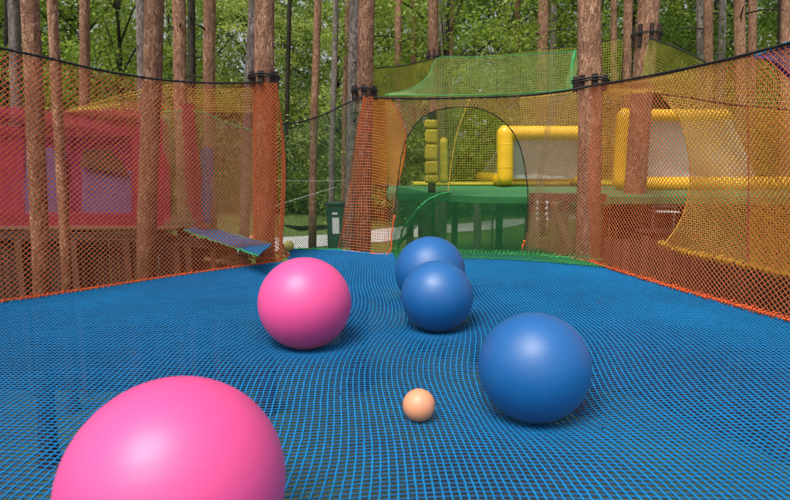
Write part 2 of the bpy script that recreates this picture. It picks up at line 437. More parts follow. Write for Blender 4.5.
# balls
import bmesh
BM = {'pink': ballmat('pink_vinyl', (.86, .075, .30)), 'blue': ballmat('blue_vinyl', (.0, .11, .36)),
      'peach': ballmat('peach_rubber', (.82, .33, .17), .5, (.45, .25, .22)), 'yg': ballmat('yellow_green_rubber', (.58, .52, .12), .55, (.3, .3, .1))}
LBL = {'pink_mid': ('large shiny pink ball further back, near the left orange net', 'pink'),
       'pink_near': ('biggest pink ball closest to the camera, cut off by the bottom edge', 'pink'),
       'blue_near': ('glossy blue ball nearest the camera on the right half of the net', 'blue'),
       'blue_mid': ('blue ball in front of and touching the farthest blue ball', 'blue'),
       'blue_far': ('farthest blue ball, half hidden behind another blue ball near the arch', 'blue'),
       'peach': ('small peach orange ball lying alone on the blue net in front', 'peach'),
       'yellowgreen': ('tiny yellow green ball at the foot of the net wrapped trunk', 'yg')}
def make_ball(nm, c, r, mat, label):
    bm = bmesh.new(); bmesh.ops.create_uvsphere(bm, u_segments=96, v_segments=72, radius=r)
    if r > .2:
        for v_ in bm.verts:                       # moulded ribs of a gym ball, faint
            lat = math.asin(max(-1, min(1, v_.co.z/r)))
            v_.co *= 1-.0010*abs(math.sin(lat*16))**8
    bmesh.ops.scale(bm, vec=(1.0, 1.0, .985), verts=bm.verts)
    me = bpy.data.meshes.new(nm); bm.to_mesh(me); bm.free()
    big = r > .2
    if big:
        t_ = thing(nm, label, 'ball', c); o = link('shell', me, mat, t_); o.location = (0, 0, 0)
        o.rotation_euler = (random.uniform(-.5, .5), random.uniform(-.5, .5), random.uniform(0, 6))
        b = MB(); dirn = Vector((random.uniform(-.5, .5), .8, -.3)).normalized()
        p = Vector([float(a) for a in c])+dirn*r*.985; b.tube([p-dirn*.004, p+dirn*.004], [.009, .008], 12); b.build('valve_plug', M['white'], t_)
    else:
        o = link(nm, me, mat); o.location = Vector([float(a) for a in c]); tag(o, label, 'ball')
for key, (nm, c, rr) in balls.items():
    make_ball(nm, c, rr, BM[LBL[key][1]], LBL[key][0])

# ------------------------------------------------------------------ pine trunks
def pine(name, pt, pb, w, Yd, m, label, topz=13.0, cat='tree', stubs=4, seed=0, group=None):
    rs = random.Random(seed); r0 = w/F*Yd/2
    a = at(pt, 40, Yd); b = at(pb, 240, Yd); sl = (a-b)/(a[2]-b[2])
    zb = float(zg(b[0], Yd))-.1; base = b+sl*(zb-b[2])
    root = thing(name, label, cat, (base[0], base[1], zb), group)
    n = 46; k = 20; P = []; V = []; 
    ph = [rs.uniform(0, 6) for _ in range(6)]; fl = r0*.10
    for i in range(n):
        f = i/(n-1); z = zb+(topz-zb)*f; c = base+sl*(z-zb)
        c = c+np.array([math.sin(z*.9+ph[0])*fl+math.sin(z*.33+ph[1])*fl*1.6, math.cos(z*.7+ph[2])*fl, 0])
        rad = r0*(1.10-.16*f)*(1+.45*math.exp(-(z-zb)/.35))
        for j in range(k):
            th = 2*math.pi*j/k
            q = rad*(1+.03*math.sin(3*th+ph[3]+z*.6)+.025*math.sin(5*th+z*2.1+ph[4])+rs.uniform(-.02, .02))
            V.append((c[0]+q*math.cos(th), c[1]+q*math.sin(th), z))
        P.append((c, rad))
    Q = [(i*k+j, i*k+(j+1) % k, (i+1)*k+(j+1) % k, (i+1)*k+j) for i in range(n-1) for j in range(k)]
    me = np_mesh('trunk', np.array(V), np.array(Q)); link('trunk', me, m, root)
    for s in range(stubs):
        z = rs.uniform(1.5, 6.5)*max(1, Yd/12)*.8+.5
        f = (z-zb)/(topz-zb)
        if f > .95: continue
        c, rad = P[int(f*(n-1))]; th = rs.uniform(0, 6.28); L = rs.choice([.12, .2, .5, 1.1])
        d = np.array([math.cos(th), math.sin(th), rs.uniform(-.15, .35)]); b_ = MB()
        p0 = np.array([c[0], c[1], z])+d*rad*.7
        pts = [p0+d*L*q+np.array([0, 0, .1*L*math.sin(q*3)]) for q in (0, .35, .7, 1)]
        rr = rad*.16+.006; b_.tube(pts, [rr, rr*.7, rr*.45, rr*.2], 6); b_.build('branch_stub', M['darkbark'], root, True)
    return root, P

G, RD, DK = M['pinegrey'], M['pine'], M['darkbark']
trunks = [
 ('pine_tree', 15, 21, 10, 15, G, 'grey pine trunk leftmost, just inside the left edge of the picture'),
 ('pine_tree', 31, 40, 15, 7.8, RD, 'stout reddish pine trunk close to the left net, leaning to the right downwards'),
 ('pine_tree', 55, 65, 9, 9.6, RD, 'slim pine trunk just right of the stout leaning reddish pine'),
 ('pine_tree', 84, 86, 9, 17.5, RD, 'pine trunk with short side twigs above the red net house'),
 ('pine_tree', 141, 145, 8, 17, G, 'thin greyish pine trunk pressed beside the thicker trunk on its right'),
 ('pine_tree', 153, 149, 17, 9.7, RD, 'thick reddish pine trunk with dark knots crossing the right end of the red panels'),
 ('pine_tree', 179, 183, 12, 13, RD, 'reddish pine trunk between the thick knotted pine and a dark spruce'),
 ('pine_tree', 209, 211, 11, 14.5, RD, 'pine trunk rising above the tall narrow blue panel'),
 ('pine_tree', 252, 243, 9, 15, G, 'grey leaning trunk just left of the net wrapped post tree'),
 ('pine_tree', 289, 283, 4.2, 26, DK, 'very thin dark trunk just right of the net wrapped post tree'),
 ('pine_tree', 317, 312, 7, 18, RD, 'slender pine trunk in the open gap between the two wrapped trees'),
 ('pine_tree', 335, 331, 5.5, 21, G, 'thin trunk right beside the dark green bin'),
 ('pine_tree', 347, 343, 5, 22, RD, 'thin brown trunk left of the twin trunks at the middle post'),
 ('pine_tree', 355, 350, 10.5, 12.2, G, 'greyish left trunk of the twin pair at the middle post'),
 ('pine_tree', 398, 397, 6.5, 22, RD, 'pale pine trunk behind the left end of the upper yellow net'),
 ('pine_tree', 414, 414, 5, 26, RD, 'thin pine trunk left of the trio behind the upper green net corner'),
 ('pine_tree', 441.5, 442, 6.5, 24, G, 'middle trunk of the trio behind the upper green net corner'),
 ('pine_tree', 450, 449, 6, 26, RD, 'right trunk of the trio behind the upper green net corner'),
 ('pine_tree', 517, 516, 5.5, 27, RD, 'single thin pine trunk above the middle of the upper green net'),
 ('pine_tree', 543, 541, 10, 21, RD, 'thicker pine trunk of the close pair left of the right post tree'),
 ('pine_tree', 553, 553, 6, 24, G, 'thinner pine trunk of the close pair left of the right post tree'),
 ('pine_tree', 614, 613, 6, 23, RD, 'pine trunk just right of the right post tree'),
 ('pine_tree', 700, 700, 7, 21, G, 'left trunk of the touching pair above the right orange net'),
 ('pine_tree', 708, 707, 8, 19, RD, 'right trunk of the touching pair above the right orange net'),
 ('pine_tree', 721, 716, 6.5, 22, G, 'leaning trunk next right of the touching pair'),
 ('pine_tree', 740, 739, 9.5, 18, RD, 'stouter reddish trunk left of the turquoise rope end'),
 ('pine_tree', 752, 749, 7, 20, RD, 'slightly leaning trunk directly above the start of the turquoise rope'),
 ('pine_tree', 786, 783, 9, 18, RD, 'reddish trunk at the right edge of the picture'),
 ('spruce_trunk', 192, 192, 7, 22, DK, 'dark spruce trunk between two reddish pines at the left'),
 ('spruce_trunk', 780, 778, 4, 24, DK, 'dark thin trunk at the upper right corner'),
 ('spruce_trunk', 6, 4, 4, 24, DK, 'dark thin trunk at the upper left corner'),
]
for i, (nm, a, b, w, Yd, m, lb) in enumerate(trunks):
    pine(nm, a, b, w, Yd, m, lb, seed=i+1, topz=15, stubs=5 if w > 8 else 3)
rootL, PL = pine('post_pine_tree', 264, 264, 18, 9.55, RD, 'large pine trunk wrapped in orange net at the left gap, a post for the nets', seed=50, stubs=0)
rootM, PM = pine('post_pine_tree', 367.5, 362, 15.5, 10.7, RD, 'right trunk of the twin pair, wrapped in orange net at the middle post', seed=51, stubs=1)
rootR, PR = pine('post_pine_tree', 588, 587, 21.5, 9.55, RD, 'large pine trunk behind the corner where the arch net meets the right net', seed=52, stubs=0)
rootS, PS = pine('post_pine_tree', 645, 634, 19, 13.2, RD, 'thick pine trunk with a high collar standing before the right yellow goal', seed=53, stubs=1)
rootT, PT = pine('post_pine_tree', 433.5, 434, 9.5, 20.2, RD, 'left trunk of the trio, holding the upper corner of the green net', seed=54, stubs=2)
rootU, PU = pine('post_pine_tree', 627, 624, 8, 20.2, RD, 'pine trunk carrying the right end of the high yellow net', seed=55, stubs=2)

def collar(P, z, zc, label, r_extra=.02, nblk=7, hb=.16):
    c, rad = min(P, key=lambda q: abs(0)) if False else (None, None)
    cs = [(abs(p_z-z), p_) for p_z, p_ in zc]; _, (c, rad) = min(cs, key=lambda q: q[0])
    t_ = thing('tree_collar', label, 'collar', (c[0], c[1], z))
    for j in range(nblk):
        a = 2*math.pi*j/nblk+.2; b = MB(); L_ = hb*random.uniform(.9, 1.15)
        b.box((c[0]+math.cos(a)*(rad+.05), c[1]+math.sin(a)*(rad+.05), z-.02), (.06, .085, L_*1.5), rz=a, bev=.004); b.build('wood_block', M['block'], t_)
    b = MB()
    for dz in (0, .035):
        b.tube([(c[0]+math.cos(q)*(rad+.095), c[1]+math.sin(q)*(rad+.095), z+dz+.01*math.sin(3*q)) for q in np.linspace(0, 2*math.pi, 30)], .014, 6, cap=False)
    b.build('strap', M['black'], t_, True)
def zlist(P, topz=13.0):
    n = len(P); out = []
    for i, (c, rad) in enumerate(P):
        out.append((c[2], (c, rad)))
    return out
collar(PL, at(264, 78, 9.5)[2], zlist(PL), 'black strap over wooden blocks on the left net wrapped trunk')
collar(PM, at(366, 92, 10.7)[2], zlist(PM), 'black strap over wooden blocks on the middle twin trunk')
collar(PR, at(588, 82, 9.5)[2], zlist(PR), 'black strap over wooden blocks on the trunk at the right end of the arch net')
collar(PS, at(640, 36, 13.2)[2], zlist(PS), 'high collar of dark blocks and strap on the trunk before the right goal', hb=.3)
collar(PT, at(434, 58, 20.2)[2], zlist(PT), 'dark strap and blocks on the far trunk at the green net corner', hb=.35)

# ------------------------------------------------------------------ net walls of the room
# left wall: from the post outwards
topL = [(275, 83), (262, 82.5), (215, 83), (160, 79.5), (100, 70), (50, 58.5), (0, 48)]
TL = []
for i, (a, b) in enumerate(topL):
    Yw = [9.25, 9.2, LB[2][1], LB[3][1], LB[4][1], LB[5][1], LB[6][1]][i]
    TL.append(at(a, b, Yw))
d_ = TL[-1]-TL[-2]; d_ /= np.linalg.norm(d_); TL += [TL[-1]+d_*1.6, TL[-1]+d_*3.4]
w = thing('safety_net', 'orange diamond net wall along the left side, its black top rope sagging between trees', 'safety net', LB[4])
# wrap end round the trunk
wrapB = [gnd(279, 257.5), gnd(281, 262)] + LB[1:]
wrapT = [at(276, 83, 9.75), at(276, 83, 9.35)] + TL[1:]
midx = [at(277, 170, 9.75), at(277, 170, 9.4)]
def flare_panel(name, bot, mid, top, *a, **k):
    pass
wb = np.array(wrapB); wt = np.array(wrapT)
net_panel('netting', wb, wt, .045, .0050, M['orange'], w, 'diamond', bulge=.06)
rope('top_rope', [at(262, 82.5, 9.2)]+TL[2:], .015, M['black'], w)
rope('bottom_rope', [p+np.array([0, 0, .02]) for p in wb[1:]], .013, M['orange_rope'], w)
lacing('lacing', [p+np.array([0, 0, .02]) for p in wb[1:]], .028, .005, M['orange_rope'], w, .09)
# orange sleeve round the post trunk, flaring at the foot
def sleeve(P, ztop, zbot, n, label, flare, m, pitch=.05):
    t_ = thing('net_sleeve', label, 'net sleeve', (P[0][0][0], P[0][0][1], zbot))
    zz = np.linspace(zbot, ztop, 60); cs = np.array([p[0] for p in P]); rs_ = np.array([p[1] for p in P])
    def S(th, z):
        cx = np.interp(z, cs[:, 2], cs[:, 0]); cy = np.interp(z, cs[:, 2], cs[:, 1]); rr = np.interp(z, cs[:, 2], rs_)
        f = np.exp(-(z-zbot)/.28)*flare + .03
        q = rr+f*(1+.5*np.cos(th+.6)); return np.stack([cx+q*np.cos(th), cy+q*np.sin(th)*.9, z], -1)
    nr = int((ztop-zbot)/.034); na = n; tt = np.arange(nr+1); Vs = []; Qs = []; off = 0
    for sg in (1, -1):
        th0 = np.arange(na)*2*np.pi/na; th = th0[:, None]+sg*tt[None]*np.pi/na; z = np.repeat((zbot+(ztop-zbot)*tt/nr)[None], na, 0)
        Pp = S(th, z); V, Q = strands(Pp, np.ones((na, nr), bool), .0042); Vs.append(V); Qs.append(Q+off); off += len(V)
    link('netting', np_mesh('netting', np.concatenate(Vs), np.concatenate(Qs)), m, t_)
    b = MB(); b.tube([S(np.array(q), np.array(zbot)) for q in np.linspace(0, 2*math.pi, 40)], .013, 6, cap=False); b.build('hem_rope', M['orange_rope'], t_, True)
sleeve(PL, at(264, 84, 9.4)[2], .015, 26, 'tight orange net sleeve round the left post trunk, flaring at its foot', .14, M['orange'])

# green dark net in the gap
gb = [gnd(288, 250.0)+np.array([0, .05, 0]), gnd(338, 250.5)+np.array([0, .05, 0])]
gt = [(280, 124), (300, 122), (325, 114), (345, 104), (368, 95)]
GB = [gnd(x, y)+np.array([0, .08, .01]) for x, y in [(280, 250), (298, 250), (316, 250.3), (332, 250.5), (350, 251)]]
GT = [at(a, b, g[1]) for (a, b), g in zip(gt, GB)]
w = thing('safety_net', 'thin dark green net across the gap between the two wrapped trees', 'safety net', GB[2])
net_panel('netting', GB, GT, .036, .0036, M['dark_net'], w, 'diamond', bulge=.03)
rope('top_rope', GT, .014, M['black'], w); rope('hem_rope', GB, .014, M['green_rope'], w, .006)
lacing('lacing', GB, .03, .005, M['green_rope'], w, .08)

# middle leg (left of arch), orange square mesh
arch = [(389, 253), (391.5, 235), (394.5, 215), (397, 190), (399.5, 168), (404, 146), (412, 129), (424, 116.5), (440, 109.5), (462, 107), (482, 109.5), (499, 118), (512, 131), (521, 150), (526, 175), (528, 200), (527, 225), (524.5, 240), (524, 254)]
arch_np = np.array(arch, float)
arch_s = np.array([cr(arch_np, np.array([u]))[0] for u in np.linspace(0, 1, 120)])
hole = np.vstack([arch_s, [[524, 300], [389, 300]]])
def outside_arch(a, b): return ~inside(a, b, hole)
Bm = [gnd(338, 249.5), gnd(355, 251.5), gnd(372, 253.5), gnd(389, 254)]
w = thing('safety_net', 'orange net with a tall arched opening', 'safety net', gnd(460, 254))
Tm = [at(358, 96, 10.35), at(366, 97.5, 10.2), at(376, 98, 10.1), at(386, 98, 10.0)]
TY = 10.0
# one panel: from left leg over arch to the right post
bx_ = [338, 355, 372, 389, 425, 460, 495, 524, 548, 575, 592]
by_ = [249.5, 251.5, 253.5, 254, 254, 254, 254, 253.5, 255.5, 260, 263.5]
tx_ = [364, 367, 374, 386, 420, 455, 492, 524, 550, 573, 590]
ty_ = [96, 97, 97.5, 98, 98.5, 98, 97, 95.5, 93, 89.5, 86]
BB = [gnd(a, b) for a, b in zip(bx_, by_)]
TT = [at(a, b, max(g[1], 9.2)) for a, b, g in zip(tx_, ty_, BB)]
for i_ in range(3): TT[i_] = at(tx_[i_], ty_[i_], 10.25)
net_panel('left_leg_netting', BB[:4], TT[:4], .05, .0046, M['orange'], w, 'square', mask=outside_arch, bulge=-.03)
net_panel('netting', BB[3:], TT[3:], .042, .0040, M['salmon'], w, 'diamond', mask=outside_arch, bulge=.02)
rope('top_rope', TT[2:], .018, M['black'], w)
def on_wall(px, py):
    xs_ = np.array([b[0]/b[1] for b in BB]); ys2 = np.array([b[1] for b in BB])
    xx = (px-CX)/F*1.0; return at(px, py, float(np.interp(xx, xs_, ys2)))
AR = [on_wall(*p) for p in arch]
rope('arch_rope', AR[2:-1], .011, M['block'], w)
rope('left_foot_rope', [BB[0], BB[1], BB[2]]+AR[:3], .014, M['orange_rope'], w, .004)
rope('right_foot_rope', AR[-2:]+BB[8:], .016, M['orange_rope'], w, .004)
lacing('lacing', [AR[-1]]+BB[8:], .03, .006, M['orange_rope'], w, .08)
rope('side_rope', [BB[0], at(347, 215, 10.4), at(354, 165, 10.4), at(361, 120, 10.3), TT[0]], .012, M['orange_rope'], w)

# right wall
tR = [(590, 86), (640, 77.5), (690, 67.5), (740, 56), (790, 43)]
RBx = RB[2:7]; TR = [at(a, b, g[1]) for (a, b), g in zip(tR, RBx)]
d_ = TR[-1]-TR[-2]; d_ /= np.linalg.norm(d_); TR += [TR[-1]+d_*1.5, TR[-1]+d_*3.2]
w = thing('safety_net', 'orange diamond net wall along the right side, its top rope rising to the right edge', 'safety net', RBx[2])
net_panel('netting', RBx+RB[7:], TR, .045, .0050, M['orange'], w, 'diamond', bulge=.03)
rope('top_rope', TR, .016, M['black'], w)
E_ = [p+np.array([0, 0, .02]) for p in RBx+RB[7:]]
rope('bottom_rope', E_, .016, M['orange_rope'], w, .004); lacing('lacing', E_, .034, .006, M['orange_rope'], w, .08)

# ------------------------------------------------------------------ nets above and beyond the arch
# upper green net
w = thing('hanging_net', 'bright green net hung high behind the arch, between the far trio and the right post', 'net', at(500, 90, 12.5))
TG = [at(386, 94.5, 10.6), at(412, 88, 12), at(428, 76, 13.5), at(439, 58, 15), at(480, 57, 14.3), at(530, 54, 13), at(575, 51, 12)]
BG = [at(385, 95.5, 10.5), at(412, 95.5, 10.9), at(428, 95.5, 11), at(445, 95.5, 11), at(485, 95, 11), at(530, 93, 11), at(573, 89, 11)]
net_panel('netting', BG, TG, .044, .0022, M['green_bright'], w, 'square', bulge=.02)
rope('edge_cord', TG, .010, M['green_rope'], w); rope('lower_cord', BG, .010, M['green_rope'], w)
rope('side_cord', [BG[-1], (BG[-1]+TG[-1])/2+np.array([-.05, 0, 0]), TG[-1]], .028, M['green_rope'], w)
net_panel('side_strip', [at(566, 89, 11), at(575, 88, 11)], [at(571, 52, 12), at(577, 51, 12)], .018, .004, M['green_bright'], w, 'square')

# high yellow nets
def ynet(label, B, T, m, pitch, r, ropem=M['black'], kind='square', bulge=.05, name='hanging_net', rr=.013):
    w = thing(name, label, 'net', B[len(B)//2]); net_panel('netting', B, T, pitch, r, m, w, kind, bulge=bulge)
    rope('top_rope', T, rr, ropem, w); return w
ZP = .9
Yb = 20.0
ynet('far yellow net behind the first goal, its rope rising to a tree on the right',
     [np.array([at(x, 180, 18.7)[0], 18.7, ZP+.05]) for x in (437, 485, 530, 575, 622)],
     [at(437, 57, Yb), at(485, 54, Yb), at(530, 50, Yb), at(575, 46, Yb), at(622, 38, Yb)], M['lime_net'], .085, .0085)
ynet('small yellow net left of the upper green net, its rope running to the middle post',
     [at(376, 97, 11.2), at(405, 97, 13.5), at(436, 97, 18)], [at(376, 68, 11.2), at(405, 65, 14), at(436, 58, 19.5)], M['lime_net'], .055, .0052)
ynet('lime yellow net sloping down to the right of the high collar trunk',
     [at(640, 78, 12.6), at(672, 90, 11), at(706, 100, 9.5)], [at(650, 38, 12.9), at(678, 48, 11), at(706, 62, 9.6)], M['lime_net'], .05, .0045)
# yellow dense panel left of arch
def mask_yp(a, b):
    x = np.interp(b, [95, 105, 118, 135, 160, 190, 200], [386, 394, 401, 405.5, 404, 397, 396]); return a < x
w = thing('hanging_net', 'dense amber yellow net panel hanging between the middle post and the arch', 'net', at(385, 190, 11.2))
net_panel('netting', [at(371, 184, 11.2), at(390, 185, 11.2), at(408, 186, 11.2)], [at(371, 98, 11.2), at(390, 98, 11.2), at(408, 98, 11.2)], .022, .0088, M['amber_net'], w, 'square', mask=mask_yp)
rope('side_cord', [at(a, b, 11.2) for a, b in [(386, 97), (394, 105), (401, 118), (405.5, 135), (404, 160), (397, 186)]], .012, M['orange_rope'], w)
rope('hem_rope', [at(371, 184, 11.2), at(384, 185, 11.2), at(397, 186, 11.2)], .012, M['olive_net'], w)

# right side yellow drape
def mask_dr(a, b):
    x = np.interp(b, [90, 120, 150, 180, 205, 225, 245], [655, 680, 688, 690, 686, 678, 664]); return a > x
YD = 8.6
w = thing('net_drape', 'large yellow net draped outside the right wall, its rough hem hanging above the boards', 'net', at(720, 250, YD))
DB = [at(660, 244, 9.2), at(690, 253, 8.6), at(720, 259, 8.1), at(755, 267, 7.6), at(800, 277, 7.1), at(860, 285, 6.6)]
DT = [at(646, 92, 9.2), at(690, 98, 8.6), at(720, 103, 8.1), at(755, 107, 7.6), at(800, 110, 7.1), at(860, 108, 6.6)]
net_panel('netting', DB, DT, .034, .0070, M['yellow_net'], w, 'square', mask=mask_dr, bulge=-.08)
rope('top_rope', DT, .010, M['black'], w)
rope('hem_rope', DB, .022, M['yellow_rope'], w, .012); lacing('hem_tufts', DB, .05, .008, M['yellow_rope'], w, .05)
rope('side_cord', [at(a, b, 8.9) for a, b in [(664, 245), (678, 225), (686, 205), (690, 180), (688, 150), (680, 120), (668, 98)]], .010, M['yellow_rope'], w)
w = thing('hanging_net', 'orange net panel with a red seam overlapping the yellow drape at the right edge', 'net', at(770, 240, 7.3))
net_panel('netting', [at(748, 266, 7.45), at(790, 276, 7.0), at(850, 285, 6.5)], [at(748, 106, 7.45), at(790, 110, 7.0), at(850, 108, 6.5)], .032, .0036, M['amber_net'], w, 'diamond')
rope('seam', [at(748, 262, 7.45), at(748.5, 180, 7.45), at(748, 106, 7.45)], .007, M['red_net'], w)
w = ynet('yellow orange net filling the space between the right wall rope and the black sagging cord',
     [at(600, 96, 10.6), at(646, 93, 9.4), at(690, 99, 8.8), at(755, 108, 7.8), at(800, 111, 7.3)],
     [at(600, 85, 10.6), at(650, 78, 9.5), at(700, 66, 8.9), at(755, 55, 7.9), at(800, 44, 7.4)], M['yellow_net'], .034, .0036, M['black'])
# veil low at right between 595 and 660 : amber band behind
ynet('amber net veil hanging between the right post tree and the goals',
     [np.array([at(x, 150, 18.85)[0], 18.85, ZP+.03]) for x in (528, 560, 590, 632)], [at(x, y, 19.3) for x, y in ((520, 98), (560, 94), (590, 88), (632, 80))], M['yellow_net'], .08, .0065, M['yellow_rope'])
w = thing('hanging_net', 'narrow grey green net strip beside the right side of the arch opening', 'net', at(545, 200, 10.4))
net_panel('netting', [at(528, 250, 10.2), at(545, 252, 10.2)], [at(549, 96, 10.2), at(578, 92, 10.2)], .03, .0042, M['olive_net'], w, 'square',
          mask=lambda a, b: (a > np.interp(b, [95, 130, 180, 250], [545, 535, 530, 528])) & (a < np.interp(b, [95, 110, 140, 200, 250], [570, 557, 549, 541, 540])))
# blue / purple net top right
w = thing('hanging_net', 'purple blue net corner with a turquoise rope at the upper right edge', 'net', at(785, 70, 6.6))
net_panel('netting', [at(757, 57, 7.0), at(775, 66, 6.8), at(800, 92, 6.5), at(830, 120, 6.2)], [at(757, 55.5, 7.0), at(775, 49, 6.8), at(800, 40, 6.5), at(830, 28, 6.2)], .026, .005, M['purple_net'], w, 'diamond')
rope('edge_rope', [at(755, 56.5, 7.0), at(775, 48, 6.8), at(800, 39, 6.5), at(830, 27, 6.2)], .024, M['cyan_rope'], w)

# ------------------------------------------------------------------ green platform and its skirt net
plat = thing('platform', 'raised deck covered in green turf beyond the arch, carrying the yellow goals', 'platform', (3.5, 12, float(zg(3.5, 12))))
e0 = at(398, 196, 11.4); 
def on_plat(px, py): return gnd(px, py, ZP)
front = [(1.0, 13.2), (2.0, 11.7), (4.3, 11.6), (8.5, 11.6)]
outline = [(-.2, 13.4), (1.0, 12.6), (1.9, 11.75), (4.3, 11.6), (8.5, 11.6), (16, 11.6), (16, 18.9), (-.2, 18.9)]
bm = bmesh.new(); vs = [bm.verts.new((x, y, ZP)) for x, y in outline]; bm.faces.new(vs)
ext = bmesh.ops.extrude_face_region(bm, geom=bm.faces[:]); 
for g_ in ext['geom']:
    if isinstance(g_, bmesh.types.BMVert): g_.co.z -= .14
bmesh.ops.recalc_face_normals(bm, faces=bm.faces)
me = bpy.data.meshes.new('deck'); bm.to_mesh(me); bm.free(); link('deck', me, M['turf'], plat, False)
for px, Yd, ww in [(410, 12.4, .16), (425, 12.6, .30), (443, 12.2, .17), (478, 12.0, .17), (530, 12.0, .2), (560, 12.1, .14), (600, 12.2, .16), (655, 12.3, .16), (700, 12.3, .18), (745, 12.2, .18), (500, 17, .2), (455, 18, .2), (560, 17, .2), (640, 17, .2), (700, 17, .2)]:
    p = at(px, 200, Yd); zb = float(zg(p[0], Yd)); b = MB(); b.tube([(p[0], Yd, zb-.1), (p[0], Yd, ZP-.143)], ww/2, 12); b.build('post', M['wooddark'], plat, True)
w = thing('green_net', 'green net skirt below the turf deck, seen through the arch, with a thick hem', 'net', at(460, 252, 10.4))
SB = [gnd(392, 254)+np.array([0, .25, -.02]), gnd(430, 254)+np.array([0, .2, -.02]), gnd(470, 254.5)+np.array([0, .1, -.02]), gnd(525, 256), gnd(604, 262)+np.array([0, .12, .0])]
ST = [at(398, 186, 12.4), at(430, 193, 12.2), at(455, 196, 11.7), at(530, 199, 11.5), at(604, 199, 11.5)]
net_panel('netting', SB, ST, .034, .0036, M['green_net'], w, 'diamond', bulge=.02)
rope('hem_rope', [p+np.array([0, -.05, .02]) for p in SB], .018, M['green_rope'], w, .01)
lacing('hem_tufts', [p+np.array([0, -.05, .03]) for p in SB], .05, .007, M['green_rope'], w, .06)
# green apron on the floor edge
w2 = thing('apron_net', 'narrow strip of green net lying over the back edge of the blue floor', 'net', gnd(500, 256))
net_panel('netting', [gnd(396, 259.5)+np.array([0, 0, .02]), gnd(460, 259)+np.array([0, 0, .02]), gnd(520, 261)+np.array([0, 0, .02]), gnd(606, 268)+np.array([0, 0, .02])],
          [gnd(392, 252.5)+np.array([0, 0, .04]), gnd(460, 252)+np.array([0, 0, .05]), gnd(520, 253)+np.array([0, 0, .04]), gnd(596, 264)+np.array([0, 0, .02])], .03, .0026, M['green_net'], w2, 'square', wob=.006)
lacing('hem_tufts', [gnd(396, 259.5)+np.array([0, 0, .02]), gnd(460, 259)+np.array([0, 0, .02]), gnd(520, 261)+np.array([0, 0, .02]), gnd(606, 268)+np.array([0, 0, .02])], .02, .006, M['green_rope'], w2, .05)
# green curtain gathered at the left of arch
w = thing('curtain_net', 'gathered green net curtain behind the left side of the arch, drawn down to the floor', 'net', at(400, 250, 10.6))
net_panel('netting', [gnd(389, 252)+np.array([0, .3, .05]), gnd(393, 252)+np.array([0, .35, .05]), gnd(398, 252)+np.array([0, .4, .05]), gnd(401, 250)+np.array([0, .5, .05])],
          [at(396, 188, 11.0), at(410, 189, 11.3), at(430, 192, 11.6), at(451, 192, 11.9)], .026, .0030, M['green_net'], w, 'square', wob=.02)
rope('edge_rope', [at(451, 192, 11.85), at(438, 195, 11.7), at(425, 202, 11.4), at(413, 215, 11.1), at(403, 230, 10.9), at(398, 250, 10.7)], .02, M['green_rope'], w, .008)
w = thing('hanging_net', 'pale green net veil round the stacked yellow pads behind the arch', 'net', at(420, 180, 12.6))
net_panel('netting', [at(396, 186, 12.5), at(420, 189, 12.6), at(448, 192, 12.2)], [at(400, 100, 12.5), at(430, 99, 12.6), at(470, 98, 12.2)], .045, .0045, M['green_bright'], w, 'diamond')
rope('side_cord', [at(448, 192, 12.2), at(452, 160, 12.2), at(458, 130, 12.2), at(470, 98, 12.2)], .010, M['yellow_rope'], w)

# ------------------------------------------------------------------ yellow pads on a trunk and posts
t_ = thing('padded_post', 'tall post wrapped in stacked yellow pads behind the left part of the arch', 'padded post', at(431, 184, 13.4))
pr = (13.0/F*13.4)/2
b = MB(); c0 = at(431, 184, 13.4); c1 = at(433, 112, 13.4); b.tube([(c0[0], 13.4, float(zg(0, 13.4))), (c1[0], 13.4, c1[2])], .09, 10); b.build('post', M['darkbark'], t_, True)
for y0, y1 in [(120, 128.5), (129.5, 143.5), (144.5, 160), (161, 174), (175, 183)]:
    a = at(431.5+random.uniform(-.8, .8), y0, 13.4); c = at(430.5+random.uniform(-.8, .8), y1, 13.4); b = MB(); L = a[2]-c[2]; g_ = (a+c)/2
    b.box(g_, (pr*1.9, pr*1.8, L), rz=random.uniform(-.15, .15), ry=random.uniform(-.05, .05), bev=.045); b.build('pad', M['vinyl_worn'], t_)
t_ = thing('padded_post', 'shorter yellow padded post right of the tall stacked one', 'padded post', at(444, 183, 14))
b = MB(); pts = [at(444, 183, 14)+(at(443.5, 139, 14)-at(444, 183, 14))*q for q in np.linspace(0, 1, 12)]
b.tube(pts, [.075+.02*abs(math.sin(i*1.1)) for i in range(12)], 12); b.build('pad', M['vinyl_worn'], t_, True)
b = MB(); b.tube([pts[-1], pts[-1]+np.array([0, 0, .03])], [.07, .05], 12); b.build('cap', M['vinyl'], t_, True)

# inflatable goals
def inflatable(parent, name, pts, r, k=16, m=None):
    P = np.asarray(pts, float); seg = []; 
    u = np.linspace(0, 1, max(16, len(P)*8)); Q = cr(P, u) if len(P) > 2 else P[0]+(P[1]-P[0])*u[:, None]
    rad = np.full(len(u), r); 
    e = np.minimum(u, 1-u)*np.linalg.norm(P[-1]-P[0])
    rad = r*np.sqrt(np.clip(1-(1-np.clip(e/(r*.8), 0, 1))**2, .12, 1))*(1+.012*np.sin(u*40))
    b = MB(); b.tube(Q, list(rad), k); return b.build(name, m or M['vinyl'], parent, True)
def seams(parent, p, q, r, n=3):
    p = np.asarray(p); q = np.asarray(q); d = (q-p)/np.linalg.norm(q-p); a = np.cross(d, [0.2, .3, .9]); a /= np.linalg.norm(a); c = np.cross(d, a)
    for i in range(n):
        o_ = p+(q-p)*(i+.5)/n; b = MB(); b.tube([o_+(a*math.cos(t)+c*math.sin(t))*(r+.001) for t in np.linspace(0, 2*math.pi, 22)], .008, 5, cap=False)
        b.build('seam', M['vinyl_worn'], parent, True)
